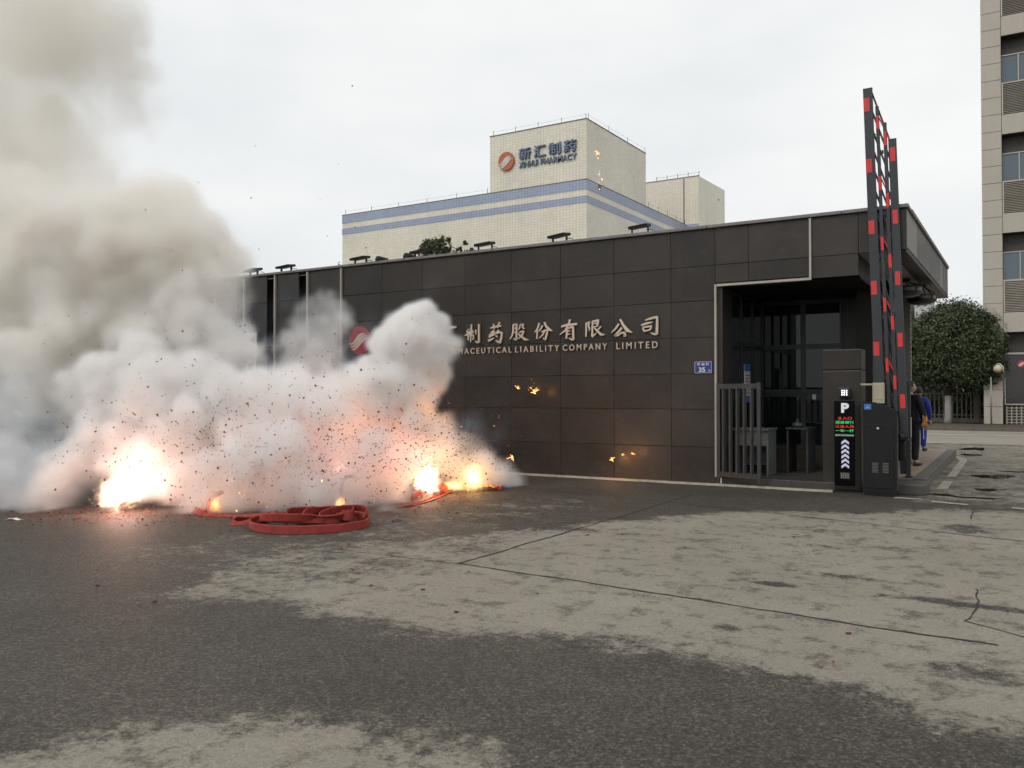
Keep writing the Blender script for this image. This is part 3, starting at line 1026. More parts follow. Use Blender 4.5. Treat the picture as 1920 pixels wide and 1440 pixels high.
def emblem(name, label, c, rx, rz, y, mdisc, mwave, depth):
    """disc with three rising wave bands"""
    t = thing(name, label, 'emblem', (c[0], y, c[1]))
    n = 56
    mb = MB().prism([(c[0] + rx * math.cos(2 * math.pi * k / n), c[1] + rz * math.sin(2 * math.pi * k / n)) for k in range(n)], y - depth, y)
    mb.build('disc', mdisc, t)
    for s in range(3):
        off = 0.20 * s
        p = [(-0.93 + 0.10 * s, -0.22 - off), (-0.65 + 0.08 * s, -0.25 - off), (-0.30 + 0.1 * s, 0.02 - off), (0.02 + 0.14 * s, 0.33 - off * 0.9), (0.42 + 0.10 * s, 0.45 - off * 0.75), (0.55 + 0.17 * s, 0.42 - off * 0.6)]
        wd = [0.015, 0.07, 0.10, 0.10, 0.055, 0.008]
        L = smooth_line([(a, b_, w_) for (a, b_), w_ in zip(p, wd)], 6)
        m2 = MB()
        vs = []
        for i, q in enumerate(L):
            d = L[min(i + 1, len(L) - 1)][:2] - L[max(i - 1, 0)][:2]
            d /= np.hypot(*d) + 1e-9
            nn = np.array([-d[1], d[0]]) * q[2]
            for sgn in (1, -1):
                a, b_ = q[0] + nn[0] * sgn, q[1] + nn[1] * sgn
                rr = math.hypot(a, b_)
                if rr > 0.985:
                    a, b_ = a / rr * 0.985, b_ / rr * 0.985
                vs.append((c[0] + a * rx, y - depth - 0.006 * (rx / 0.34), c[1] + b_ * rz))
        m2.add(vs, [(2 * i, 2 * i + 1, 2 * i + 3, 2 * i + 2) for i in range(len(L) - 1)])
        m2.build('wave', mwave, t)
    return t


emblem('wall_emblem', 'crimson round emblem with three pale waves on the dark wall', (-13.18, 2.95), 0.33, 0.33, 14.985, mat('crimson_acrylic', (0.36, 0.012, 0.035), 0.3), M['bronze'], 0.035)

# house number plate
hp = thing('house_number_plate', 'small blue house number plate with white 35 beside the porch', 'sign', (-4.88, 14.98, 2.15))
MB().bbox(-5.05, -4.71, 14.972, 14.99, 2.04, 2.265, 0.006).build('plate', M['bluesign'], hp)
MB().box(-5.04, -4.72, 14.968, 14.9715, 2.048, 2.054).box(-5.04, -4.72, 14.968, 14.9715, 2.251, 2.257).box(-5.04, -5.034, 14.968, 14.9715, 2.054, 2.251).box(-4.726, -4.72, 14.968, 14.9715, 2.054, 2.251).build('border', M['white'], hp)
text_mesh('number', '35', M['white'], hp, -4.965, -4.84, 2.065, 2.155, 14.966, 0.005, 0.03)
text_mesh('street_name', '\u6851 \u679c \u8def', M['white'], hp, -5.0, -4.76, 2.185, 2.235, 14.966, 0.005, 0.02)
text_mesh('suffix', '\u53f7', M['white'], hp, -4.785, -4.745, 2.065, 2.11, 14.966, 0.005, 0.01)

# hanging name boards at the far end
for x0, x1, z1, body, lb in ((-16.97, -16.62, 3.27, '\u6e56\u5357\u65b0\u6c47\u5236\u836f', 'tall white name board with black characters on the wall beside the smoke'),
                             (-18.15, -17.82, 3.30, '\u6e56\u5357\u836f\u4e1a', 'pale name board half lost in the smoke at the far end of the wall')):
    t = thing('name_board', lb, 'sign', ((x0 + x1) / 2, 14.93, 1.3), group='hanging name boards')
    MB().bbox(x0, x1, 14.90, 14.93, 1.1, z1, 0.006).build('board', M['white'], t)
    MB().box(x0 + 0.1, x1 - 0.1, 14.93, 15.0, 1.5, 1.6).box(x0 + 0.1, x1 - 0.1, 14.93, 15.0, z1 - 0.5, z1 - 0.4).build('bracket', M['steel'], t)
    hgt = (z1 - 1.3) / len(body)
    for i, chh in enumerate(body):
        text_mesh('character', chh, M['black'], t, x0 + 0.06, x1 - 0.06, z1 - 0.12 - (i + 0.8) * hgt, z1 - 0.12 - i * hgt, 14.893, 0.006, 0.02)

# ------------------------------------------------------------------ porch contents
gt = thing('steel_gate', 'grey steel bar gate leaf folded open against the porch', 'gate', (-4.62, 14.96, 0.05))
ga = Vector((-4.60, 14.93, 0))
gb = Vector((-3.78, 14.72, 0))
for z, h in ((1.80, 0.09), (0.21, 0.09)):
    MB().bar(ga + Vector((0, 0, z)), gb + Vector((0, 0, z)), 0.05, h).build('rail', M['steel'], gt)
for f in (0.025, 0.975):
    p = ga.lerp(gb, f)
    MB().bar(p + Vector((0, 0, 0.14 if f < 0.5 else 0.10)), p + Vector((0, 0, 1.86)), 0.06, 0.07).build('stile', M['steel'], gt)
for i in range(5):
    p = ga.lerp(gb, 0.15 + i * 0.165)
    MB().bar(p + Vector((0, 0, 0.24)), p + Vector((0, 0, 1.77)), 0.03, 0.085, (0.25, 0.97, 0)).build('bar', M['steel'], gt)
MB().tube([ga + Vector((0.06, 0, 0.14)), ga + Vector((0.06, 0, 0.0))], 0.012, 8).build('drop_bolt', M['white'], gt)

dk = thing('reception_desk', 'small pale grey desk standing in the porch behind the gate', 'desk', (-4.0, 16.0, 0.15))
MB().bbox(-4.5, -3.84, 15.55, 16.25, 0.98, 1.02, 0.006).build('desk_top', M['desk'], dk)
MB().box(-3.89, -3.86, 15.6, 16.2, 0.15, 0.978).build('side_panel', M['desk'], dk)
MB().box(-4.48, -4.45, 15.6, 16.2, 0.15, 0.978).build('side_panel', M['desk'], dk)
MB().box(-4.45, -3.89, 15.60, 15.62, 0.70, 0.976).build('front_panel', M['desk'], dk)
MB().box(-4.45, -3.89, 16.17, 16.19, 0.3, 0.976).build('back_panel', M['desk'], dk)
kt = thing('desk_bell', 'small dark domed pot on the porch counter', 'pot', (-3.62, 16.6, 1.03))
ct = thing('porch_counter', 'low dark counter at the back of the porch', 'counter', (-3.6, 16.8, 0.15))
MB().box(-3.73, -3.32, 16.4, 17.2, 0.99, 1.02).build('counter_top', M['steel'], ct)
MB().box(-3.36, -3.33, 16.45, 17.15, 0.15, 0.988).build('leg_panel', M['steel'], ct)
MB().box(-3.72, -3.69, 16.45, 17.15, 0.15, 0.988).build('leg_panel', M['steel'], ct)
MB().lathe([(0.0, 0.0), (0.09, 0.0), (0.11, 0.04), (0.09, 0.09), (0.03, 0.11), (0.02, 0.14), (0.03, 0.155), (0, 0.165)], (-3.55, 16.6, 1.02), 18).build('body', M['steel'], kt, True)
nb = thing('notice_panel', 'blue and white notice strip on the side glazing of the porch', 'notice', (-4.5, 16.3, 1.5))
MB().box(-4.53, -4.52, 16.43, 16.85, 1.62, 2.25).build('sheet', M['white'], nb)
MB().box(-4.519, -4.515, 16.43, 16.85, 2.12, 2.26).box(-4.519, -4.515, 16.43, 16.85, 1.50, 1.63).build('blue_band', M['bluestk'], nb)
for i in range(7):
    MB().box(-4.519, -4.516, 16.47, 16.81, 1.68 + i * 0.058, 1.695 + i * 0.058).build('text_line', M['steel'], nb)
icm = thing('intercom_box', 'small grey intercom box on the porch window transom', 'intercom', (-3.45, 17.9, 1.6))
MB().bbox(-3.56, -3.30, 17.86, 17.98, 1.53, 1.69, 0.01).build('body', M['steel'], icm)
MB().box(-3.52, -3.45, 17.85, 17.859, 1.56, 1.66).build('screen', M['white'], icm)
MB().box(-3.62, -3.56, 17.88, 17.98, 1.49, 1.71).build('bracket', M['frame'], icm)

# stone pillar
pl = thing('stone_pillar', 'short dark granite pillar behind the parking display', 'pillar', (-2.48, 15.3, 0))
MB().bbox(-2.80, -2.17, 15.03, 15.50, 0, 2.06, 0.015).build('shaft', M['granite_dark'], pl)
MB().bbox(-2.80, -2.17, 15.03, 15.50, 2.064, 2.42, 0.015).build('cap', M['granite_dark'], pl)

# ------------------------------------------------------------------ parking display
pd = thing('parking_display', 'slim black parking display column with white P, LED text and chevrons', 'display', (-2.38, 14.97, 0))
MB().bbox(-2.59, -2.165, 14.90, 15.02, 0.03, 1.50, 0.02).build('housing', M['blackmetal'], pd)
MB().bbox(-2.585, -2.26, 14.885, 14.90, 0.12, 1.55, 0.006).build('screen', glass('display_glass', (0.003, 0.003, 0.004), 0.2, 0.1), pd)
MB().box(-2.60, -2.155, 14.88, 15.03, 0.0, 0.03).build('base', M['cabinet'], pd)
text_mesh('letter', 'P', emit('backlit_white', (0.8, 0.82, 0.85), 0.62), pd, -2.47, -2.345, 1.34, 1.505, 14.880, 0.004, 0.05)
led_r, led_g, caption_w = emit('led_red', (1.0, 0.03, 0.03), 1.0), emit('led_green', (0.05, 1.0, 0.22), 0.75), emit('glowing_caption', (0.7, 0.7, 0.7), 0.35)  # the white caption is given a faint glow of its own
for i, (bd, mm, xa, xb) in enumerate((('\u4e3b\u5165\u53e3', led_r, -2.525, -2.305), ('\u51cf\u901f\u6162\u884c', led_g, -2.565, -2.270), ('\u8ba4\u51c6\u5165\u573a', led_r, -2.565, -2.270), ('\u4e00\u8f66\u4e00\u6746', led_g, -2.565, -2.270))):
    text_mesh('led_text', bd, mm, pd, xa, xb, 1.225 - i * 0.070, 1.275 - i * 0.070, 14.880, 0.004, 0.0)
text_mesh('caption', '\u9ad8\u6e05\u8f66\u724c\u8bc6\u522b\u7cfb\u7edf', caption_w, pd, -2.565, -2.27, 0.945, 0.980, 14.880, 0.004, 0.02)
chev = emit('chevron_white', (0.72, 0.74, 0.95), 0.55)
for i in range(6):
    z = 0.87 - i * 0.080
    MB().prism([(-2.47, z - 0.02), (-2.41, z + 0.025), (-2.35, z - 0.02), (-2.35, z - 0.065), (-2.41, z - 0.02), (-2.47, z - 0.065)], 14.881, 14.884).build('chevron', chev, pd)
sp = MB().box(-2.49, -2.34, 14.879, 14.884, 0.23, 0.34)
spk = sp.build('speaker_plate', M['steel'], pd)
for i in range(4):
    for j in range(3):
        MB().box(-2.475 + i * 0.033, -2.457 + i * 0.033, 14.875, 14.8785, 0.25 + j * 0.028, 0.265 + j * 0.028).build('hole', M['beige'], spk)
cmn = thing('plate_camera', 'small number plate camera with lit white lamps above the display', 'camera', (-2.40, 14.95, 1.6))
MB().bbox(-2.52, -2.33, 14.86, 15.0, 1.60, 1.76, 0.015).build('body', M['black'], cmn)
MB().tube([(-2.43, 14.95, 1.60), (-2.43, 14.95, 1.53)], 0.02, 8).build('mount', M['black'], cmn)
lm = emit('lamp_white', (0.9, 0.95, 1.0), 3.5)
for i in range(3):
    for j in range(3):
        MB().ico((-2.45 + i * 0.036, 14.855, 1.645 + j * 0.034), 0.012, 1, (1, 0.5, 1)).build('lamp', lm, cmn)

# ------------------------------------------------------------------ boom barrier
bb = thing('boom_barrier', 'charcoal boom barrier cabinet with its folding red and slate boom raised upright', 'barrier', (-1.85, 14.75, 0))
cab = MB().prism([(-2.09, 0.06), (-1.59, 0.06), (-1.59, 1.37), (-1.63, 1.40), (-1.915, 1.52), (-2.09, 1.53)], 14.62, 14.86).build('cabinet', M['cabinet'], bb)
MB().box(-2.08, -1.60, 14.63, 14.85, 0.0, 0.06).build('base', M['blackmetal'], bb)
dr = MB().bbox(-2.07, -1.635, 14.608, 14.622, 0.13, 1.16, 0.004).build('door', M['cabinet'], bb)
MB().tube([(-1.865, 14.59, 1.10), (-1.865, 14.608, 1.10)], 0.018, 10).build('lock', M['white'], dr)
for x0 in (-1.955, -1.80):
    for i in range(7):
        MB().bar((x0, 14.602, 0.39 + i * 0.024), (x0 + 0.09, 14.602, 0.39 + i * 0.024), 0.012, 0.009).build('vent_slat', M['coping'], dr)
MB().bbox(-2.075, -1.965, 14.612, 14.621, 1.40, 1.49, 0.002).build('sticker', M['bluestk'], bb)
MB().prism([(-2.06, 1.42), (-2.025, 1.455), (-1.995, 1.44), (-1.98, 1.42)], 14.609, 14.6115).build('sticker_mark', mat('pale_blue_print', (0.16, 0.33, 0.62), 0.5), bb)
MB().box(-1.588, -1.57, 14.63, 14.65, 0.1, 1.30).build('edge_strip', M['steel'], bb)
MB().tube([(-1.60, 14.76, 0.96), (-1.50, 14.92, 0.96)], 0.07, 14).build('pivot', M['blackmetal'], bb)
MB().bbox(-1.60, -1.49, 14.90, 14.98, 0.58, 0.90, 0.02).build('counterweight_arm', M['blackmetal'], bb)
LEAN = -0.0300
def rx_(xc, z):
    return xc + (z - 2.40) * LEAN
rails = [(-1.893, 0.143, 6.745, 1.0, 14.90), (-1.763, 0.050, 6.42, 1.0, 14.915), (-1.656, 0.054, 6.13, 1.0, 14.915), (-1.55, 0.121, 5.84, 0.90, 14.90)]
K = 0.9675
refl = [[6.76, 5.70, 4.635, 3.594, 2.549], [6.436, 5.376, 4.345, 3.298, 2.262], [6.139, 5.074, 4.037, 2.985, 1.97], [5.844, 4.775, 3.73, 2.689, 1.654]]
refl = [[1.6 + (z - 1.6) * K for z in r_] for r_ in refl]
for (xc, wd, zt, zb, yy), rl in zip(rails, refl):
    ro = MB().bar((rx_(xc, zb), yy, zb), (rx_(xc, zt), yy, zt), wd, 0.045, (0, 1, 0)).build('rail', M['boom'], bb)
    rw = wd * (0.62 if wd > 0.1 else 0.82)
    sh = -wd * 0.15 if wd > 0.14 else 0.0
    for z in rl:
        MB().bar((rx_(xc, z - 0.228) + sh, yy - 0.0255, z - 0.228), (rx_(xc, z) + sh, yy - 0.0255, z), rw, 0.004, (0, 1, 0)).build('reflector', M['red'], ro)
    MB().bar((rx_(xc, zt), yy, zt + 0.001), (rx_(xc, zt), yy, zt + 0.012), wd * 1.02, 0.048, (0, 1, 0)).build('end_cap', M['black'], ro)
z = 6.70
while z > 1.9:
    zr = z - 0.90
    if zr > 0.95:
        MB().bar((rx_(-1.84, z), 14.945, z), (rx_(-1.58, zr), 14.945, zr), 0.030, 0.014, (0, 1, 0)).build('picket', M['boom'], bb)
    z -= 0.334
for xc, zz in ((-1.763, refl[1]), (-1.656, refl[2])):
    for z in zz:
        MB().bar((rx_(xc + 0.02, z - 0.03), 14.93, z - 0.03), (rx_(xc + 0.085, z - 0.2), 14.93, z - 0.2), 0.022, 0.004, (0, 1, 0)).build('reflector', M['red'], bb)
        MB().bbox(rx_(xc, z) - 0.05, rx_(xc, z) - 0.025, 14.885, 14.93, z - 0.36, z - 0.30, 0.004).build('hinge', M['black'], bb)

bx = thing('meter_box', 'beige metal junction box on a bracket behind the barrier cabinet', 'box', (-1.87, 14.8, 1.4))
MB().bbox(-1.965, -1.785, 14.76, 14.86, 1.50, 1.84, 0.008).build('body', M['beige'], bx)
MB().bbox(-1.95, -1.80, 14.752, 14.762, 1.57, 1.82, 0.003).build('lid', M['beige'], bx)
MB().box(-2.15, -1.965, 14.80, 14.84, 1.80, 1.83).build('bracket', M['beige'], bx)
MB().box(-1.92, -1.83, 14.80, 14.84, 1.30, 1.50).build('stand', M['cabinet'], bx)

ps = thing('gate_post', 'square grey steel post on the platform corner next to the men', 'post', (-1.56, 16.12, 0.2))
MB().bbox(-1.60, -1.53, 16.10, 16.18, 0.2, 1.88, 0.006).build('post', M['steel'], ps)
MB().box(-1.63, -1.50, 16.07, 16.21, 0.2, 0.215).build('foot_plate', M['steel'], ps)
MB().box(-1.525, -1.515, 16.11, 16.14, 0.9, 1.25).build('strike_plate', M['white'], ps)
MB().bbox(-1.70, -1.605, 16.11, 16.19, 0.25, 1.86, 0.006).build('side_stile', M['frame'], ps)

M['wetstone'] = mat('wet_kerb_stone', (0.075, 0.066, 0.056), 0.5, bmp=0.4, dirt=(0.6, (0.03, 0.027, 0.024)))
# raised platform beside the lane
pf = MB()
pf.bbox(-2.15, -1.50, 16.0, 25.4, 0.0, 0.19, 0.01)
pf.bbox(-4.0, -2.155, 22.4, 25.4, 0.0, 0.19, 0.01)
plat = struct(pf.build('platform', M['kerbtop']))
y = 16.0
while y < 25.3:
    y1 = min(y + 1.1, 25.4)
    MB().bbox(-1.497, -1.30, y + 0.004, y1 - 0.004, 0.0, 0.195, 0.012).build('kerb_stone', M['concrete'], plat)
    y = y1
MB().bbox(-1.75, -1.22, 15.05, 15.995, 0.0, 0.17, 0.015).build('kerb_stone', M['wetstone'], plat)
MB().box(-2.15, -1.752, 15.3, 15.995, 0.0, 0.12).build('step', M['concrete'], plat)

# ------------------------------------------------------------------ lanterns under the canopy
M['lantern'] = mat('lantern_glass', (0.055, 0.052, 0.044), 0.35)
for (lx, ly, lz, r), lb in (((-1.87, 18.8, 3.72, 0.33), 'round iron lantern ring under the canopy, the one nearer the boom'), ((-1.65, 19.9, 3.66, 0.29), 'round iron lantern ring under the canopy, the one nearer the tree')):
    t = thing('hanging_lantern', lb, 'lantern', (lx, ly, lz), group='lanterns under the canopy')
    MB().lathe([(r, 0.0), (r, 0.05), (r - 0.03, 0.05), (r - 0.03, 0.0), (r, 0.0)], (lx, ly, lz), 28).lathe([(r, 0.11), (r, 0.14), (r - 0.03, 0.14), (r - 0.03, 0.11), (r, 0.11)], (lx, ly, lz), 28).build('ring', M['blackmetal'], t)
    MB().lathe([(r - 0.01, 0.05), (r - 0.01, 0.11)], (lx, ly, lz), 28).build('glass_band', M['lantern'], t, True)
    MB().lathe([(r - 0.02, 0.0), (r * 0.82, -0.035), (r * 0.5, -0.06), (0.02, -0.07)], (lx, ly, lz), 28).build('bowl', M['lantern'], t, True)
    top = 4.03
    MB().lathe([(0.0, 0.0), (0.10, 0.0), (0.09, -0.05), (0, -0.06)], (lx, ly, top), 14).build('ceiling_rose', M['blackmetal'], t)
    for k in range(6):
        a = k * math.pi / 3 + 0.3
        MB().tube([(lx + 0.05 * math.cos(a), ly + 0.05 * math.sin(a), top - 0.05), (lx + r * 0.6 * math.cos(a), ly + r * 0.6 * math.sin(a), (lz + top) / 2 + 0.05), (lx + (r - 0.015) * math.cos(a), ly + (r - 0.015) * math.sin(a), lz + 0.14)], 0.011, 6).build('arm', M['blackmetal'], t)
        MB().box(lx + (r + 0.001) * math.cos(a) - 0.008, lx + (r + 0.001) * math.cos(a) + 0.008, ly + (r + 0.001) * math.sin(a) - 0.008, ly + (r + 0.001) * math.sin(a) + 0.008, lz + 0.05, lz + 0.11).build('stud', M['blackmetal'], t)


# ------------------------------------------------------------------ people
def skin_mesh(name, verts, edges, radii, root, m, parent, sub=2, squash=None):
    bm = bmesh.new()
    ly = bm.verts.layers.skin.verify()
    vs = [bm.verts.new(v) for v in verts]
    for a, b_ in edges:
        bm.edges.new((vs[a], vs[b_]))
    for i, v in enumerate(vs):
        r = radii[i]
        v[ly].radius = r if isinstance(r, tuple) else (r, r)
        v[ly].use_root = (i == root)
    me = bpy.data.meshes.new(name)
    bm.to_mesh(me)
    bm.free()
    ob = bpy.data.objects.new(name, me)
    COL.objects.link(ob)
    ob.modifiers.new('skin', 'SKIN').use_smooth_shade = True
    sb = ob.modifiers.new('sub', 'SUBSURF')
    sb.levels = sb.render_levels = sub
    dg = bpy.context.evaluated_depsgraph_get()
    me2 = bpy.data.meshes.new_from_object(ob.evaluated_get(dg))
    bpy.data.objects.remove(ob)
    bpy.data.meshes.remove(me)
    me2.name = name
    me2.materials.clear()
    me2.materials.append(m)
    me2.polygons.foreach_set('use_smooth', [True] * len(me2.polygons))
    r = bpy.data.objects.new(name, me2)
    COL.objects.link(r)
    r.parent = parent
    return r


def person(label, loc, face, top_m, leg_m, hands, hold=None, head_turn=0.0, H=1.72):
    """standing figure facing local -y before rotation"""
    t = thing('person', label, 'person', loc, face)
    k = H / 1.72
    hl, hr = hands
    sh = 1.40
    V = [(0, 0, 0.93), (0, 0.01, 1.12), (0, 0.02, 1.32), (0, 0.02, 1.45), (0, 0.0, 1.53),
         (-0.17, 0.02, 1.40), (-0.25, 0.03, 1.14), hl, (0.17, 0.02, 1.40), (0.25, 0.03, 1.14), hr,
         (-0.09, 0, 0.88), (-0.10, -0.02, 0.49), (-0.10, 0.02, 0.09), (-0.11, -0.15, 0.04),
         (0.09, 0, 0.88), (0.10, -0.02, 0.49), (0.10, 0.02, 0.09), (0.12, -0.15, 0.04)]
    V = [tuple(c * k for c in v) for v in V]
    E = [(0, 1), (1, 2), (2, 3), (3, 4), (2, 5), (5, 6), (6, 7), (2, 8), (8, 9), (9, 10), (0, 11), (11, 12), (12, 13), (13, 14), (0, 15), (15, 16), (16, 17), (17, 18)]
    rad = [(0.14, 0.105), (0.135, 0.10), (0.155, 0.11), (0.06, 0.06), (0.055, 0.055), 0.062, 0.046, 0.028, 0.062, 0.046, 0.028,
           0.085, 0.058, 0.04, 0.036, 0.085, 0.058, 0.04, 0.036]
    body = skin_mesh('body', V, E, rad, 0, M['skin'], t)
    # head with brow, nose, chin and ears, joined to the same mesh
    hb = MB()
    hc = Vector((0, -0.015, 1.615)) * k
    bm = bmesh.new()
    bmesh.ops.create_uvsphere(bm, u_segments=20, v_segments=14, radius=1.0)
    for v in bm.verts:
        x, y, z = v.co
        sx = 0.074 * (1 - 0.22 * max(0, -z)) * k
        fy = 0.095 * k
        if y < -0.6 and abs(x) < 0.25 and -0.35 < z < 0.15:
            y -= 0.20
        if y < -0.5 and abs(abs(x) - 0.38) < 0.2 and 0.0 < z < 0.25:
            y += 0.10
        v.co = (x * sx, y * fy - 0.01 * max(0, -z), z * 0.118 * k)
    rot = Matrix.Rotation(head_turn, 4, 'Z')
    bm.transform(Matrix.Translation(hc) @ rot)
    hb.bm(bm)
    for s in (-1, 1):
        c = hc + rot @ Vector((s * 0.075 * k, 0.01, -0.005))
        hb.ico(c, 0.032 * k, 1, (0.35, 0.7, 1.0))
    hd = hb.build('tmp', M['skin'], None, True)
    # hands: palm, four fingers and a thumb
    hm = MB()
    for s, hnd in ((-1, hl), (1, hr)):
        p = Vector(hnd) * k
        d = Vector((0.0, -0.25, -1)).normalized()
        hm.bar(p, p + d * 0.085, 0.03, 0.075, (1, 0, 0))
        for f in range(4):
            a = p + d * 0.08 + Vector((0, -0.028 + f * 0.019, 0))
            ln = (0.06, 0.072, 0.068, 0.052)[f]
            mid = a + d * ln * 0.55
            hm.tube([a, mid, mid + (d + Vector((-s * 0.6, 0, 0))).normalized() * ln * 0.5], [0.0095, 0.009, 0.007], 6)
        hm.tube([p + d * 0.02 + Vector((0, -0.035, 0)), p + d * 0.055 + Vector((-s * 0.01, -0.06, 0)), p + d * 0.085 + Vector((-s * 0.015, -0.062, 0))], [0.012, 0.010, 0.008], 6)
    ho = hm.build('tmp', M['skin'], None, True)
    bm = bmesh.new()
    for o_ in (body, hd, ho):
        bm.from_mesh(o_.data)
    bm.to_mesh(body.data)
    bm.free()
    body.data.polygons.foreach_set('use_smooth', [True] * len(body.data.polygons))
    for o_ in (hd, ho):
        bpy.data.objects.remove(o_)
    # jacket
    JV = [(0, 0.0, 0.82), (0, 0.0, 1.0), (0, 0.01, 1.16), (0, 0.02, 1.33), (0, 0.02, 1.46), (-0.18, 0.02, 1.40), (-0.26, 0.03, 1.14), tuple(np.array(hl) * 0.88 + np.array((-0.25, 0.03, 1.14)) * 0.12),
          (0.18, 0.02, 1.40), (0.26, 0.03, 1.14), tuple(np.array(hr) * 0.88 + np.array((0.25, 0.03, 1.14)) * 0.12)]
    JV = [tuple(c * k for c in v) for v in JV]
    skin_mesh('jacket', JV, [(0, 1), (1, 2), (2, 3), (3, 4), (3, 5), (5, 6), (6, 7), (3, 8), (8, 9), (9, 10)],
              [(0.19, 0.135), (0.18, 0.13), (0.175, 0.13), (0.19, 0.135), (0.075, 0.075), 0.085, 0.068, 0.05, 0.085, 0.068, 0.05], 2, top_m, t)
    TV = [(0, 0, 0.92), (-0.09, 0, 0.84), (-0.10, -0.02, 0.49), (-0.10, 0.02, 0.10), (0.09, 0, 0.84), (0.10, -0.02, 0.49), (0.10, 0.02, 0.10)]
    TV = [tuple(c * k for c in v) for v in TV]
    skin_mesh('trousers', TV, [(0, 1), (1, 2), (2, 3), (0, 4), (4, 5), (5, 6)], [(0.15, 0.12), 0.105, 0.082, 0.070, 0.105, 0.082, 0.070], 0, leg_m, t)
    for s in (-1, 1):
        sm = MB()
        bm = bmesh.new()
        bmesh.ops.create_uvsphere(bm, u_segments=14, v_segments=8, radius=1.0)
        for v in bm.verts:
            x, y, z = v.co
            v.co = (s * 0.11 * k + x * 0.05, -0.06 * k + y * 0.145, max(0.0, 0.035 + z * (0.045 + 0.02 * max(0, y))))
        sm.bm(bm)
        so = sm.build('shoe', M['shoe'], t, True, local=True)
    # hair: a cap over the skull that leaves the face free
    bm = bmesh.new()
    bmesh.ops.create_uvsphere(bm, u_segments=24, v_segments=16, radius=1.0)
    rg = random.Random(3)
    kill = [v for v in bm.verts if (v.co.y < -0.45 and v.co.z < 0.55) or v.co.z < -0.45 or (v.co.y < 0.1 and v.co.z < -0.05)]
    bmesh.ops.delete(bm, geom=kill, context='VERTS')
    for v in bm.verts:
        x, y, z = v.co
        q = 1.0 + rg.uniform(-0.03, 0.05)
        v.co = (x * 0.082 * k * q, y * 0.104 * k * q, z * 0.128 * k * q)
    bm.transform(Matrix.Translation(hc + Vector((0, 0.004, 0.004))) @ rot)
    MB().bm(bm).build('hair', M['hair'], t, True, local=True)
    return t


person('man in black jacket and trousers standing side on behind the steel post', (-1.80, 19.0, 0.195), R(152), M['jacket'], M['jacket'], ((-0.20, -0.16, 0.86), (0.20, -0.16, 0.86)), head_turn=R(-35))
pb = person('man in royal blue workwear half hidden behind the man in black', (-2.10, 24.4, 0.195), R(165), M['blue'], M['blue'], ((-0.24, -0.10, 0.80), (0.24, -0.12, 0.80)), H=1.66)
fl = thing('orange_flag', 'small folded orange and white flag held at hip height by the men', 'flag', (-1.56, 19.1, 0.98))
fm = MB()
vs = []
for i in range(6):
    for j in range(4):
        vs.append((-1.575 + j * 0.03 + 0.012 * math.sin(i * 1.3), 18.85 + 0.02 * math.sin(j * 2 + i), 1.22 - i * 0.045))
fm.add(vs, [(i * 4 + j, i * 4 + j + 1, (i + 1) * 4 + j + 1, (i + 1) * 4 + j) for i in range(5) for j in range(3)])
o = fm.build('cloth', M['orange'], fl, True)
o.modifiers.new('thick', 'SOLIDIFY').thickness = 0.006
MB().tube([(-1.56, 18.86, 1.24), (-1.55, 18.88, 0.75)], 0.008, 8).build('stick', M['white'], fl)


# ------------------------------------------------------------------ trees
def leaf_crown(name, parent, m, blobs, n, size, seed, gap=0.0):
    """many small leaf faces packed in clumps over and through the given ellipsoids"""
    rg = np.random.default_rng(seed)
    P, Nn = [], []
    wts = np.array([b_[3] * b_[4] for b_ in blobs])
    wts = wts / wts.sum()
    for (cx, cy_, cz, rr, rz), wt in zip(blobs, wts):
        k = int(n * wt)
        ncl = max(8, int(k / 34))
        d = rg.normal(size=(ncl, 3))
        d /= np.linalg.norm(d, axis=1)[:, None]
        rad = rg.uniform(0.72, 1.06, ncl) ** 0.6
        cc = d * rad[:, None] * np.array([rr, rr, rz])
        idx = rg.integers(0, ncl, k)
        off = rg.normal(size=(k, 3)) * 0.13 * rr
        p = cc[idx] + off + np.array([cx, cy_, cz])
        P.append(p)
        nn = d[idx] * 0.5 + rg.normal(size=(k, 3)) * 0.6 + np.array([0, 0, 0.5])
        Nn.append(nn / np.linalg.norm(nn, axis=1)[:, None])
    P = np.concatenate(P)
    Nn = np.concatenate(Nn)
    k = len(P)
    a = np.cross(Nn, rg.normal(size=(k, 3)))
    a /= np.linalg.norm(a, axis=1)[:, None] + 1e-9
    b_ = np.cross(Nn, a)
    s = size * rg.uniform(0.6, 1.3, k)[:, None]
    v = np.stack([P - a * s, P + b_ * s * 0.42 + Nn * s * 0.1, P + a * s, P - b_ * s * 0.42 + Nn * s * 0.1], 1).reshape(-1, 3)
    o = origin_of(parent)
    v = v - np.array(o)
    me = bpy.data.meshes.new(name)
    f = np.arange(4 * k).reshape(-1, 4)
    me.from_pydata(v.tolist(), [], f.tolist())
    me.materials.append(m)
    ob = bpy.data.objects.new(name, me)
    COL.objects.link(ob)
    ob.parent = parent
    return ob


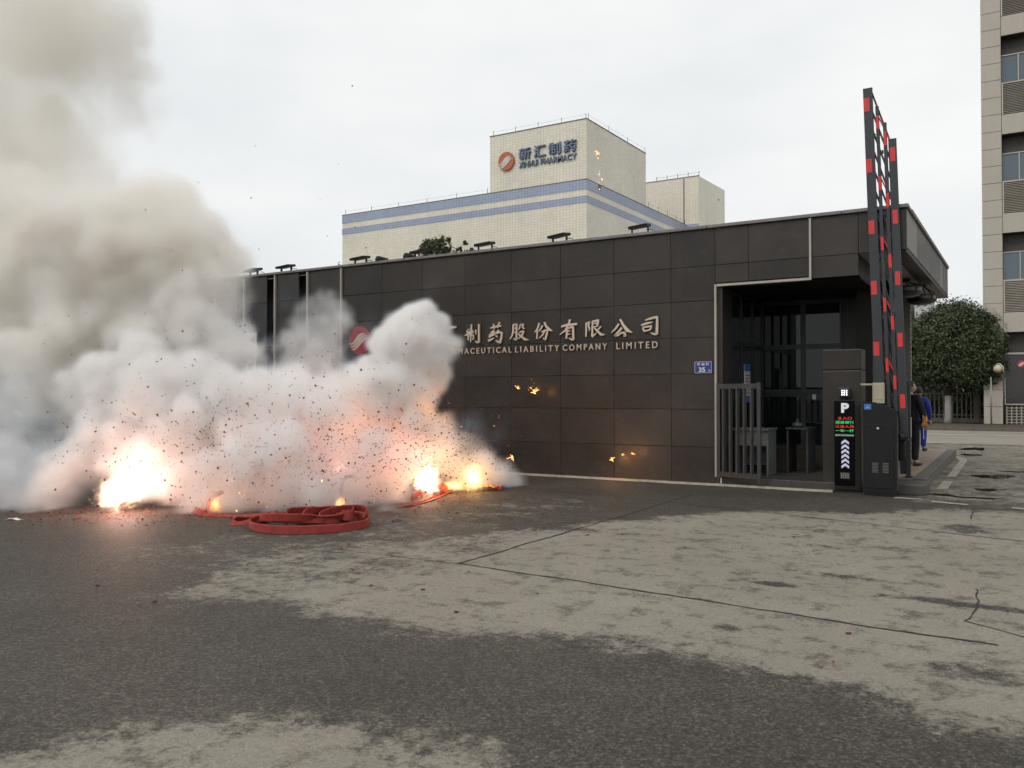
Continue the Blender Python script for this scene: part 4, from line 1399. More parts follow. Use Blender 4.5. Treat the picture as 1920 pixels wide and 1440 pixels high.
tr = thing('round_tree', 'dense round evergreen tree with limewashed trunk by the far road', 'tree', (-3.1, 53.5, 0.13))
leaf_crown('crown', tr, M['leaf'], [(-2.75, 53.5, 4.75, 2.05, 2.1), (-3.9, 53.3, 4.6, 1.45, 1.6), (-1.6, 53.2, 4.6, 1.3, 1.7), (-2.3, 53.2, 3.5, 1.5, 1.2), (-4.1, 53.2, 3.4, 1.2, 1.0), (-1.15, 53.1, 3.5, 0.85, 1.1), (-2.9, 53.2, 5.9, 1.2, 0.95), (-1.7, 53.2, 5.6, 0.8, 0.8)], 62000, 0.088, 5)
MB().tube([(-3.12, 53.5, 1.7), (-3.05, 53.5, 2.6), (-2.9, 53.5, 4.4)], [0.17, 0.15, 0.06], 10).build('trunk', M['bark'], tr, True)
for k in range(7):
    a = k * 0.9
    MB().tube([(-3.07, 53.5, 2.2 + k * 0.1), (-3.05 + 0.7 * math.cos(a), 53.5 + 0.7 * math.sin(a), 3.1), (-3.0 + 1.4 * math.cos(a), 53.5 + 1.4 * math.sin(a), 4.2)], [0.08, 0.055, 0.02], 7).build('limb', M['bark'], tr, True)
MB().tube([(-3.15, 53.5, 0.13), (-3.13, 53.5, 0.4), (-3.12, 53.5, 1.7)], [0.22, 0.185, 0.172], 12).build('limewashed_trunk', M['lime'], tr, True)

for (bx_, bz, nb_, lb) in (((-22.0), 8.2, 0, 'leafy tree top showing over the wall in front of the cream building'), ((-20.45), 8.05, 1, 'sparse small tree top beside the fifth floodlight')):
    t = thing('roof_tree', lb, 'tree', (bx_, 30, 0), group='tree tops behind the wall')
    bl = [(bx_, 30, bz - 0.05, 0.66, 0.46), (bx_ + 0.35, 30, bz + 0.18, 0.42, 0.32), (bx_ - 0.3, 30, bz + 0.1, 0.4, 0.32), (bx_ - 0.75, 30, bz - 0.3, 0.28, 0.35), (bx_, 30, bz - 1.2, 1.0, 0.8)] if nb_ == 0 else [(bx_ - 0.05, 30, bz + 0.1, 0.16, 0.38), (bx_ + 0.2, 30, bz - 0.05, 0.25, 0.3), (bx_ - 0.3, 30, bz - 0.2, 0.28, 0.22), (bx_, 30, bz - 1.0, 0.7, 0.7)]
    leaf_crown('crown', t, M['leaf2'], bl, 7000 if nb_ == 0 else 2200, 0.075, 11 + nb_)
    MB().tube([(bx_, 30, 0), (bx_ + 0.05, 30, 5), (bx_, 30, bz)], [0.16, 0.11, 0.02], 8).build('trunk', M['bark'], t, True)
t = thing('roof_sprig', 'tiny plant sprig poking over the far part of the wall top', 'plant', (-14.35, 15.5, 4.6))
leaf_crown('crown', t, M['leaf2'], [(-14.35, 15.5, 4.86, 0.05, 0.07), (-14.33, 15.5, 4.93, 0.03, 0.05)], 60, 0.025, 3)
MB().tube([(-14.35, 15.5, 4.6), (-14.35, 15.5, 4.9)], 0.006, 5).build('stem', M['bark'], t)

# ------------------------------------------------------------------ fence, hedge and street lamp across the road
fc = thing('bar_fence', 'pale bar fence with capped posts behind the round tree', 'fence', (-8, 54.9, 0.13))
M['fence'] = mat('fence_paint', (0.16, 0.14, 0.115), 0.7)
MB().box(-16, -1.4, 54.8, 55.0, 0.13, 0.40).build('plinth', M['concrete'], fc)
MB().box(-16, -1.4, 54.88, 54.92, 1.78, 1.86).build('rail', M['fence'], fc)
MB().box(-16, -1.4, 54.88, 54.92, 0.55, 0.61).build('rail', M['fence'], fc)
for i in range(62):
    x = -15.9 + i * 0.235
    MB().box(x - 0.035, x + 0.035, 54.84, 54.879, 0.40, 1.92).build('bar', M['fence'], fc)
for x in (-16, -11.2, -6.4, -1.75):
    MB().bbox(x - 0.16, x + 0.16, 54.72, 55.08, 0.13, 2.0, 0.02).build('post', M['concrete'], fc)
hg = thing('clipped_hedge', 'dark hedge filling the background behind the bar fence', 'hedge', (-9, 57, 0))
leaf_crown('foliage', hg, M['leaf'], [(-15 + i * 1.5, 57.2, 1.0, 1.15, 1.25) for i in range(10)], 9000, 0.13, 9)
MB().box(-17, -1.0, 58.4, 58.6, 0, 3.4).build('dark_backing', M['blackmetal'], hg)  # solid dark panel added behind the leaves as a backdrop

for lx, zt, has, lb in ((-0.98, 2.65, False, 'thin pale steel pole under the tree next to the globe lamp'), (-0.38, 2.95, True, 'slim street lamp post with a cream globe by the shopfront')):
    pass
sl = thing('globe_street_lamp', 'slim pale lamp post with a cream globe head in front of the shopfront', 'street lamp', (-0.38, 52.2, 0.13))
MB().tube([(-0.38, 52.2, 0.13), (-0.38, 52.2, 2.98)], 0.045, 10).build('pole', M['steel'], sl, True)
MB().tube([(-0.38, 52.2, 2.98), (-0.40, 52.2, 3.25), (-0.55, 52.2, 3.42), (-0.72, 52.2, 3.4)], 0.03, 8).build('arm', M['white'], sl, True)
MB().ico((-0.66, 52.2, 3.15), 0.22, 3).build('globe', mat('cream_globe', (0.62, 0.57, 0.36), 0.3), sl, True)
MB().box(-0.36, -0.05, 52.18, 52.22, 1.58, 1.63).build('bracket', M['steel'], sl)
pp = thing('steel_pole', 'thin pale steel pole standing under the tree beside the globe lamp', 'pole', (-0.97, 52.0, 0.13))
MB().tube([(-0.97, 52.0, 0.13), (-0.97, 52.0, 2.7)], 0.045, 10).build('shaft', mat('galvanised', (0.30, 0.30, 0.29), 0.5, 0.4), pp, True)
MB().lathe([(0.09, 0.0), (0.09, 0.02), (0.05, 0.03)], (-0.97, 52.0, 0.13), 12).build('base', M['steel'], pp)

# ------------------------------------------------------------------ office tower
tw = thing('office_tower', 'tall beige panel clad office block with louvred windows at the frame edge', 'building', (4, 53, 0))
M['tpanel'] = mat('beige_stone_panel', (0.46, 0.42, 0.36), 0.6, var=0.07, scale=0.5, dirt=(0.25, (0.32, 0.285, 0.24)))
M['tdark'] = mat('dark_spandrel', (0.055, 0.048, 0.040), 0.5)
M['tglass'] = glass('tower_glass', (0.10, 0.14, 0.17), 0.05, 0.6)
M['talu'] = mat('champagne_aluminium', (0.46, 0.42, 0.35), 0.45, 0.2)
core = MB().box(-1.30, 15, 53.75, 70, 0, 32)
bays = [(-0.37, 3.0), (4.0, 7.4), (8.4, 12)]
pil = [(-1.35, -0.37), (3.0, 4.0), (7.4, 8.4)]
for x0, x1 in pil:
    core.box(x0 + 0.03, x1 - 0.03, 53.05, 53.75, 0, 32)
    z = 0.13
    while z < 31.5:
        slab('panel', M['tpanel'], tw, x0 + 0.008, x1 - 0.008, 53.0, z + 0.008, z + 0.95 - 0.008, 0.05, 0.012)
        z += 0.95
core.build('core', M['tdark'], tw)
for k in range(-1, 4):
    zb = 10.63 + k * 5.46        # underside of the stone band = head of the recess below it
    for x0, x1 in bays:
        if zb > 3 and x1 < 13:
            n = 3
            for i in range(n):
                xa, xb = x0 + (x1 - x0) * i / n, x0 + (x1 - x0) * (i + 1) / n
                slab('panel', M['tpanel'], tw, xa + 0.008, xb - 0.008, 53.02, zb + 0.0, zb + 1.08, 0.05, 0.012)
            MB().box(x0, x1, 53.075, 53.75, zb + 0.01, zb + 1.07).build('band', M['tdark'], tw)
            # louvre screen above the band, window above that
            zl0, zl1 = zb + 1.10, zb + 2.85
            nl = 18
            MB().box(x0 + 0.02, x1 - 0.02, 53.02, 53.08, zl1 - 0.06, zl1).box(x0 + 0.02, x0 + 0.08, 53.02, 53.08, zl0, zl1 - 0.06).build('louvre_frame', M['talu'], tw)
            for i in range(nl):
                z = zl0 + 0.03 + i * (zl1 - zl0 - 0.10) / nl
                MB().prism([(53.03, z), (53.12, z + 0.055), (53.12, z + 0.068), (53.03, z + 0.013)], x0 + 0.08, x1 - 0.02, 'x').build('louvre_slat', M['talu'], tw)
            zw0, zw1 = zl1 + 0.02, zb + 4.45
            nw = 4
            MB().box(x0, x1, 53.25, 53.40, zw0, zw0 + 0.05).box(x0, x1, 53.25, 53.4, zw1 - 0.05, zw1).build('window_frame', M['talu'], tw)
            for i in range(nw):
                xa, xb = x0 + (x1 - x0) * i / nw, x0 + (x1 - x0) * (i + 1) / nw
                f = MB().box(xb - 0.05, xb + 0.0, 53.26, 53.39, zw0 + 0.05, zw1 - 0.05).build('mullion', M['talu'], tw)
                MB().box(xa, xb - 0.05, 53.31, 53.33, zw0 + 0.05, zw1 - 0.05).build('pane', M['tglass'], tw)
x0, x1 = bays[0]
MB().box(-0.30, 2.96, 53.18, 53.22, 1.25, 3.95).build('shop_glass', glass('shop_glass', (0.045, 0.043, 0.040), 0.08, 0.4), tw)
MB().box(-0.34, -0.30, 53.1, 53.25, 1.2, 4.0).box(-0.30, 2.96, 53.1, 53.25, 3.95, 4.05).box(-0.30, 2.96, 53.1, 53.25, 1.18, 1.25).build('shop_frame', M['talu'], tw)
gr = MB()
for i in range(14):
    gr.box(-0.28 + i * 0.23, -0.22 + i * 0.23, 53.15, 53.2, 0.13, 1.1)
for i in range(6):
    gr.box(-0.30, 2.96, 53.12, 53.149, 0.2 + i * 0.16, 0.24 + i * 0.16)
gr.build('base_grille', M['talu'], tw)
emblem('shop_emblem', 'small red round emblem on the dark shopfront glass', (0.47, 3.42), 0.20, 0.20, 53.17, mat('shop_red', (0.55, 0.03, 0.03), 0.4), M['white'], 0.02)

# ------------------------------------------------------------------ cream factory block
fb = thing('factory_block', 'cream tiled factory block with blue bands and stepped tower behind the wall', 'building', (-50, 88, 0))
M['cx'] = tiles('cream_tiles_front', (0.82, 0.77, 0.645), (0.62, 0.575, 0.48), 'x', 0.40, 0.30)
M['cy'] = tiles('cream_tiles_side', (0.82, 0.77, 0.645), (0.62, 0.575, 0.48), 'y', 0.40, 0.30)
M['bx'] = tiles('blue_tiles_front', (0.36, 0.42, 0.56), (0.25, 0.29, 0.38), 'x', 0.40, 0.30, 0.15)
M['by'] = tiles('blue_tiles_side', (0.36, 0.42, 0.56), (0.25, 0.29, 0.38), 'y', 0.40, 0.30, 0.15)
sk = math.tan(R(2.2))


def block(prefix, x0, x1, y0, y1, z0, z1, bands=()):
    xe = x1 + (y1 - y0) * sk
    MB().add([(x0, y0, z0), (x1, y0, z0), (x1, y0, z1), (x0, y0, z1)], [(0, 1, 2, 3)]).build('front_wall', M['cx'], fb)
    MB().add([(x1, y0, z0), (xe, y1, z0), (xe, y1, z1), (x1, y0, z1)], [(0, 1, 2, 3)]).build('side_wall', M['cy'], fb)
    MB().add([(xe, y1, z0), (x0, y1, z0), (x0, y1, z1), (xe, y1, z1)], [(0, 1, 2, 3)]).build('rear_wall', M['cx'], fb)
    MB().add([(x0, y1, z0), (x0, y0, z0), (x0, y0, z1), (x0, y1, z1)], [(0, 1, 2, 3)]).build('side_wall', M['cy'], fb)
    MB().add([(x0, y0, z1 - 0.3), (x1, y0, z1 - 0.3), (xe, y1, z1 - 0.3), (x0, y1, z1 - 0.3)], [(0, 1, 2, 3)]).build('roof', M['concrete'], fb)
    e = 0.05
    cp = MB()
    cp.box(x0 - e, x1 + e, y0 - e, y0 + 0.25, z1, z1 + 0.10)
    cp.prism([(x1 + e, y0 + 0.25), (xe + e, y1), (xe - 0.25, y1), (x1 - 0.25, y0 + 0.25)], z1, z1 + 0.10, 'z')
    cp.build('parapet_cap', mat('parapet_cap', (0.20, 0.19, 0.165), 0.8) if 'parapet_cap' not in bpy.data.materials else bpy.data.materials['parapet_cap'], fb)
    for a, c in bands:
        MB().box(x0 - 0.03, x1 + 0.03, y0 - 0.03, y0 + 0.02, a, c).build('blue_band', M['bx'], fb)
        MB().prism([(x1 + 0.03, y0 + 0.02), (xe + 0.03, y1), (xe - 0.02, y1), (x1 - 0.02, y0 + 0.02)], a, c, 'z').build('blue_band', M['by'], fb)


block('low', -73.45, -38.76, 80.0, 109, 0, 24.9, ((23.85, 24.88), (22.42, 23.2)))
block('tower', -51.0, -38.757, 79.997, 95.3, 24.9, 31.4)
rod = mat('lightning_rod', (0.10, 0.10, 0.09), 0.5, 0.5)


def rods(x0, y0, x1, y1, z, n):
    lw = MB()
    for i in range(n):
        t_ = i / (n - 1)
        x, y = x0 + (x1 - x0) * t_, y0 + (y1 - y0) * t_
        MB().box(x - 0.02, x + 0.02, y - 0.02, y + 0.02, z, z + 0.6).build('lightning_rod', rod, fb)
    lw.bar((x0, y0, z + 0.42), (x1, y1, z + 0.42), 0.012, 0.012).build('lightning_wire', rod, fb)


rods(-73.0, 80.1, -51.4, 80.1, 25.0, 6)
rods(-50.6, 80.1, -38.9, 80.1, 31.5, 5)
rods(-38.75, 80.4, -38.15, 95, 31.5, 4)
rods(-38.1, 96, -37.7, 108, 25.0, 5)
MB().box(-38.66, -38.6, 82.7, 83.25, 24.3, 24.95).build('vent_opening', M['black'], fb)
fa = thing('factory_annex', 'smaller cream tiled annex block standing further back', 'building', (-38, 112, 0))
MB().add([(-48, 108.5, 0), (-35.9, 108.5, 0), (-35.9, 108.5, 31.4), (-48, 108.5, 31.4)], [(0, 1, 2, 3)]).build('front_wall', M['cx'], fa)
MB().add([(-35.9, 108.5, 0), (-35.2, 118, 0), (-35.2, 118, 31.4), (-35.9, 108.5, 31.4)], [(0, 1, 2, 3)]).build('side_wall', M['cy'], fa)
MB().add([(-48, 108.5, 31.2), (-35.9, 108.5, 31.2), (-35.2, 118, 31.2), (-48, 118, 31.2)], [(0, 1, 2, 3)]).build('roof', M['concrete'], fa)
MB().box(-48, -35.85, 108.45, 108.7, 31.4, 31.5).build('parapet_cap', bpy.data.materials['parapet_cap'], fa)
MB().box(-48, -35.87, 108.46, 108.49, 23.9, 25.0).build('blue_band', M['bx'], fa)
for i in range(5):
    MB().box(-41.9 + i * 1.5, -41.84 + i * 1.5, 108.55, 108.61, 31.5, 32.1).build('lightning_rod', rod, fa)
MB().bar((-42, 108.58, 31.9), (-35.9, 108.58, 31.9), 0.025, 0.025).build('lightning_wire', rod, fa)
MB().box(-38.0, -37.9, 108.42, 108.49, 25.2, 31.3).build('drain_pipe', rod, fa)

fs = thing('factory_sign', 'blue raised Chinese characters and English capitals on the cream factory tower', 'sign', (-43.5, 79.9, 27))
M['bluelet'] = mat('blue_lettering', (0.13, 0.185, 0.28), 0.5, dirt=(0.4, (0.05, 0.07, 0.11)))
for i, chh in enumerate('\u65b0\u6c47\u5236\u836f'):
    text_mesh('character', chh, M['bluelet'], fs, -47.05 + i * 1.88, -45.55 + i * 1.88, 28.10, 29.42, 79.72, 0.26, 0.016)
letters('XINHUI', M['bluelet'], fs, -47.05, -44.65, 27.22, 27.88, 79.80, 0.18, 0.012)
letters('PHARMACY', M['bluelet'], fs, -44.3, -39.9, 27.22, 27.88, 79.80, 0.18, 0.012)
emblem('factory_emblem', 'orange round emblem with white waves on the cream factory tower', (-48.71, 28.25), 1.02, 1.04, 79.98, mat('orange_acrylic', (0.46, 0.135, 0.055), 0.5), M['white'], 0.25)

# pale far block over the tree
dbk = thing('distant_block', 'pale distant apartment block just over the round tree top', 'building', (-8, 140, 0))
M['far'] = mat('far_pale', (0.52, 0.52, 0.52), 0.8)
MB().box(-12.6, -10.6, 140, 150, 0, 17.2).build('wall', M['far'], dbk)
MB().box(-15.2, -13.2, 139.5, 150, 0, 16.9).build('stair_tower', mat('far_buff', (0.55, 0.52, 0.44), 0.8), dbk)
for z in (15.4, 16.2):
    for x in (-12.3, -11.4):
        MB().box(x, x + 0.5, 139.95, 139.99, z, z + 0.5).build('window', M['tglass'], dbk)

# ------------------------------------------------------------------ firecrackers on the ground
def belt_mat():
    m, n, b, o = nodes_of('firecracker_paper')
    uv = n.nodes.new('ShaderNodeUVMap')
    sp = n.nodes.new('ShaderNodeSeparateXYZ')
    n.links.new(uv.outputs[0], sp.inputs[0])
    rib = math_(n, 'SINE', math_(n, 'MULTIPLY', sp.outputs[0], 6.283 * 55))
    g = noise(n, worldco(n), 14, 4, 0.6)
    c = ramp(n, g, [(0.3, (0.24, 0.024, 0.018)), (0.7, (0.36, 0.046, 0.034))])
    c = mixc(n, math_(n, 'MULTIPLY_ADD', rib, 0.10, 0.12), c, (0.20, 0.014, 0.012))
    n.links.new(c, b.inputs['Base Color'])
    b.inputs['Roughness'].default_value = 0.75
    bump(n, b, math_(n, 'ADD', math_(n, 'MULTIPLY', rib, 0.5), g), 0.5, 0.006)
    return m


M['redbelt'] = belt_mat()
CR = R(31.0)


def belt(name, parent, pts, hgt=0.105, thk=0.020, n=9, seed=0):
    """flat strip of rolled crackers swept along pts; each point (u, v, z, tilt) with tilt 0 standing on edge, 90 lying flat"""
    L = smooth_line(pts, n)
    rg = random.Random(seed)
    c, s = math.cos(CR), math.sin(CR)
    vs, fs, us = [], [], []
    acc = 0.0
    for i, q in enumerate(L):
        d = L[min(i + 1, len(L) - 1)][:3] - L[max(i - 1, 0)][:3]
        d = Vector(d).normalized()
        if i:
            acc += float(np.linalg.norm(L[i][:3] - L[i - 1][:3]))
        side = d.cross(Vector((0, 0, 1)))
        if side.length < 0.05:
            side = Vector((1, 0, 0))
        side.normalize()
        up = side.cross(d).normalized()
        t = R(q[3])
        u2 = up * math.cos(t) + side * math.sin(t)
        s2 = side * math.cos(t) - up * math.sin(t)
        p = Vector(q[:3]) + Vector((0, 0, rg.uniform(-0.002, 0.002)))
        h = hgt / 2
        k = thk / 2
        e = 0.008
        for a, b_ in ((-h + e, -k), (h - e, -k), (h, -k + e), (h, k - e), (h - e, k), (-h + e, k), (-h, k - e), (-h, -k + e)):
            v = p + u2 * (a + h * math.cos(t)) + s2 * b_
            vs.append((v.x * c - v.y * s, v.x * s + v.y * c, max(v.z, 0.004)))
        us.append(acc)
    m = len(L)
    for i in range(m - 1):
        for k in range(8):
            fs.append((i * 8 + k, i * 8 + (k + 1) % 8, (i + 1) * 8 + (k + 1) % 8, (i + 1) * 8 + k))
    fs.append(tuple(range(7, -1, -1)))
    fs.append(tuple(range((m - 1) * 8, m * 8)))
    mb = MB()
    mb.add(vs, fs)
    ob = mb.build(name, M['redbelt'], parent, False, local=True, fix=False)
    uvl = ob.data.uv_layers.new(name='UVMap')
    for lp in ob.data.loops:
        uvl.data[lp.index].uv = (us[lp.vertex_index // 8], 0.5)
    return ob


def ring(cu, cv, a, b_, z, t0, t1, n=14, tilt=0.0, wob=0.03, seed=0):
    rg = random.Random(seed)
    out = []
    for k in range(n + 1):
        t = R(t0 + (t1 - t0) * k / n)
        q = 1 + rg.uniform(-wob, wob)
        zz = z(k / n) if callable(z) else z
        out.append((cu + a * q * math.cos(t), cv + b_ * q * math.sin(t), zz, tilt))
    return out


cl = thing('firecracker_coil', 'loose coil of thick red firecracker belt lying on the asphalt', 'firecrackers', (-7.52, 7.60, 0.0))
belt('belt_loop', cl, ring(0.02, 0.0, 0.73, 0.68, 0.0, 150, 505, 22, 0, 0.02, 1), seed=1)
belt('belt_loop', cl, [(-0.61, 0.30, 0.0, 0), (-0.64, 0.12, 0.03, 0), (-0.52, -0.06, 0.06, 0), (-0.25, -0.12, 0.07, 8), (0.0, -0.10, 0.08, 25), (0.14, -0.02, 0.10, 65), (0.30, 0.02, 0.10, 60), (0.42, 0.10, 0.05, 10), (0.44, 0.26, 0.0, 0)], seed=2)
belt('belt_loop', cl, ring(-0.12, 0.30, 0.50, 0.42, lambda f: 0.02 + 0.03 * math.sin(f * 6), 170, 480, 16, 0, 0.04, 3), seed=3)
belt('belt_loop', cl, [(-0.30, 0.10, 0.0, 0), (-0.34, 0.22, 0.08, 10), (-0.28, 0.34, 0.10, 20), (-0.12, 0.40, 0.10, 20), (0.0, 0.36, 0.10, 10), (-0.06, 0.22, 0.03, 0), (-0.18, 0.16, 0.0, 0)], 0.10, seed=4)
belt('belt_loop', cl, [(-0.10, 0.05, 0.0, 0), (-0.08, 0.20, 0.10, 12), (0.06, 0.38, 0.11, 25), (0.26, 0.48, 0.11, 25), (0.46, 0.46, 0.10, 10), (0.48, 0.32, 0.02, 0)], 0.10, seed=5)
belt('belt_loop', cl, [(0.14, 0.0, 0.02, 0), (0.12, 0.14, 0.06, 0), (0.22, 0.34, 0.10, 15), (0.40, 0.46, 0.12, 25), (0.58, 0.46, 0.12, 25), (0.68, 0.34, 0.08, 10), (0.66, 0.18, 0.0, 0)], 0.10, seed=6)
belt('belt_loop', cl, ring(0.10, 0.18, 0.30, 0.22, 0.02, 20, 350, 14, 0, 0.05, 7), 0.10, seed=7)
belt('rolled_end', cl, [(0.46 + 0.075 * math.cos(t) * (1 - t * 0.02), 0.10 + 0.075 * math.sin(t) * (1 - t * 0.02), 0.06, 0) for t in [k * 0.5 for k in range(26)]], 0.12, 0.012, 3, seed=8)
belt('belt_tail', cl, [(-0.55, 0.22, 0.02, 20), (-0.70, 0.14, 0.02, 50), (-0.90, 0.05, 0.0, 60), (-1.02, 0.10, 0.0, 40), (-0.98, 0.26, 0.01, 30), (-0.80, 0.28, 0.03, 50), (-0.55, 0.26, 0.08, 70)], 0.10, seed=9)
belt('belt_tail', cl, [(-0.52, 0.36, 0.06, 30), (-0.85, 0.55, 0.03, 60), (-1.25, 0.75, 0.0, 70), (-1.6, 0.85, 0.0, 60), (-1.85, 1.05, 0.02, 30)], 0.10, seed=10)

s2 = thing('burning_belt', 'straight red firecracker belts running flat towards the bright blast beside the wall', 'firecrackers', (-7.65, 9.5, 0))
belt('belt_strand', s2, [(0.0, 0.0, 0.0, 80), (0.25, 0.7, 0.0, 80), (0.40, 1.5, 0.0, 75), (0.62, 2.2, 0.02, 70)], 0.09, 0.022, seed=11)
belt('belt_strand', s2, [(0.12, 0.02, 0.0, 78), (0.36, 0.7, 0.0, 80), (0.50, 1.4, 0.0, 75), (0.62, 2.0, 0.02, 60)], 0.09, 0.022, seed=12)
belt('belt_strand', s2, [(0.10, 0.9, 0.0, 10), (0.22, 1.25, 0.04, 10), (0.42, 1.6, 0.08, 15), (0.58, 1.7, 0.03, 15)], 0.12, 0.03, seed=13)
s3 = thing('flying_belt_piece', 'bent scrap of red belt thrown up in front of the smoke', 'firecrackers', (-8.55, 9.3, 0.0))
belt('belt_strand', s3, [(0.0, 0.0, 0.05, 0), (0.02, 0.02, 0.2, 15), (0.05, 0.02, 0.34, 20), (0.10, 0.0, 0.40, 30), (0.22, -0.02, 0.40, 20)], 0.06, 0.02, seed=14)
s4 = thing('spent_belt_piece', 'short curled red belt end burning by the coil tail', 'firecrackers', (-9.6, 7.75, 0.0))
belt('belt_strand', s4, [(0.0, 0.0, 0.0, 20), (0.03, 0.05, 0.10, 10), (0.10, 0.06, 0.20, 20), (0.22, 0.05, 0.26, 30)], 0.07, 0.02, seed=15)
wp = thing('yellow_wrapper', 'crumpled yellow and red firecracker wrapper on the ground near the wall', 'wrapper', (-7.58, 12.1, 0))
for nm, mm, dx, sz, sd in (('yellow_sheet', mat('yellow_print', (0.62, 0.36, 0.04), 0.5), 0.0, 0.22, 1), ('red_sheet', mat('red_print', (0.52, 0.05, 0.03), 0.5), 0.12, 0.18, 2), ('blue_corner', M['bluestk'], 0.30, 0.06, 3)):
    rg = random.Random(sd)
    vs = []
    for i in range(7):
        for j in range(5):
            vs.append((-7.72 + dx * 0.86 + (i / 6 - 0.5) * sz * 1.4, 12.1 + dx * 0.5 + (j / 4 - 0.5) * sz, 0.02 + abs(rg.gauss(0.03, 0.03))))
    o = MB().add(vs, [(i * 5 + j, i * 5 + j + 1, (i + 1) * 5 + j + 1, (i + 1) * 5 + j) for i in range(6) for j in range(4)]).build(nm, mm, wp)
    o.modifiers.new('thick', 'SOLIDIFY').thickness = 0.004
sc = thing('paper_scrap', 'small white crumpled paper scrap on the asphalt at the frame edge', 'paper', (-11.15, 5.94, 0))
rg = random.Random(5)
vs = [(-11.25 + i * 0.05, 5.90 + j * 0.03 + i * 0.02, 0.006 + abs(rg.gauss(0.01, 0.012))) for i in range(5) for j in range(3)]
o = MB().add(vs, [(i * 3 + j, i * 3 + j + 1, (i + 1) * 3 + j + 1, (i + 1) * 3 + j) for i in range(4) for j in range(2)]).build('sheet', M['white'], sc)
o.modifiers.new('thick', 'SOLIDIFY').thickness = 0.003

# ------------------------------------------------------------------ handcart half hidden by the smoke
hcx, hcy = -22.2, 12.2
hc_ = thing('handcart', 'dark handcart piled with pale yellow and red cloth behind the thin smoke', 'cart', (hcx, hcy, 0))
MB().bbox(hcx - 0.9, hcx + 0.6, hcy - 0.4, hcy + 0.4, 0.55, 0.95, 0.03).build('box', M['cabinet'], hc_)
MB().bbox(hcx + 0.30, hcx + 0.62, hcy - 0.35, hcy + 0.35, 0.96, 1.75, 0.03).build('back_board', M['cabinet'], hc_)
for dy in (-0.45, 0.45):
    MB().tube([(hcx - 0.3, hcy + dy - 0.03, 0.33), (hcx - 0.3, hcy + dy + 0.03, 0.33)], 0.33, 20).build('wheel', M['black'], hc_)
MB().tube([(hcx + 0.6, hcy - 0.3, 0.7), (hcx + 1.2, hcy - 0.3, 0.12), (hcx + 1.25, hcy - 0.3, 0.05)], 0.03, 8).build('shaft', M['steel'], hc_)
MB().tube([(hcx + 0.6, hcy + 0.3, 0.7), (hcx + 1.2, hcy + 0.3, 0.12), (hcx + 1.25, hcy + 0.3, 0.05)], 0.03, 8).build('shaft', M['steel'], hc_)
for nm, col, pts, wd in (('yellow_cloth', (0.62, 0.58, 0.30), [(-0.5, -0.45, 1.75), (-0.2, -0.45, 1.45), (0.1, -0.45, 1.22), (0.45, -0.45, 1.15)], 0.16), ('red_cloth', (0.45, 0.04, 0.05), [(-0.9, -0.43, 1.35), (-0.55, -0.47, 1.32), (-0.2, -0.47, 1.27), (0.1, -0.43, 1.25)], 0.20)):
    L = smooth_line(pts, 6)
    vs = []
    for i, q in enumerate(L):
        for j in range(5):
            vs.append((hcx + q[0], hcy + q[1] + 0.16 * j - 0.02 * math.sin(i + j), q[2] + wd * (0.5 - abs(j - 1) * 0.35) * math.sin(math.pi * (i + 0.5) / len(L)) + 0.02 * math.sin(i * 1.7 + j)))
    o = MB().add(vs, [(i * 5 + j, i * 5 + j + 1, (i + 1) * 5 + j + 1, (i + 1) * 5 + j) for i in range(len(L) - 1) for j in range(4)]).build(nm, mat(nm, col, 0.8), hc_, True)
    o.modifiers.new('thick', 'SOLIDIFY').thickness = 0.03

# ------------------------------------------------------------------ torn paper in the air and on the ground
def scraps(name, centres, size, seed, mats, flat=False):
    rg = np.random.default_rng(seed)
    k = len(centres)
    a = rg.normal(size=(k, 3))
    if flat:
        a[:, 2] *= 0.15
    a /= np.linalg.norm(a, axis=1)[:, None]
    b_ = np.cross(a, rg.normal(size=(k, 3)))
    if flat:
        b_ = np.stack([-a[:, 1], a[:, 0], rg.normal(size=k) * 0.3], 1)
    b_ /= np.linalg.norm(b_, axis=1)[:, None]
    nrm = np.cross(a, b_)
    s = (size * np.minimum(rg.lognormal(0, 0.42, k), 2.0))[:, None]
    asp = rg.uniform(0.35, 1.0, k)[:, None]
    P = centres
    vv = np.stack([P - a * s - b_ * s * asp, P - b_ * s * asp * 0.9 + nrm * s * 0.5, P + a * s - b_ * s * asp * 0.7, P + a * s * 0.8 + b_ * s * asp, P + b_ * s * asp * 1.1 + nrm * s * 0.45, P - a * s * 0.9 + b_ * s * asp * 0.8], 1)
    v = vv.reshape(-1, 3)
    v[:, 2] = np.maximum(v[:, 2], 0.006)
    f = []
    for i in range(k):
        o = i * 6
        f += [(o, o + 1, o + 4, o + 5), (o + 1, o + 2, o + 3, o + 4)]
    me = bpy.data.meshes.new(name)
    me.from_pydata(v.tolist(), [], f)
    for m in mats:
        me.materials.append(m)
    mi = np.repeat(rg.integers(0, len(mats), k), 2)
    me.polygons.foreach_set('material_index', mi.astype(np.int32))
    ob = bpy.data.objects.new(name, me)
    COL.objects.link(ob)
    ob['kind'] = 'stuff'
    return ob


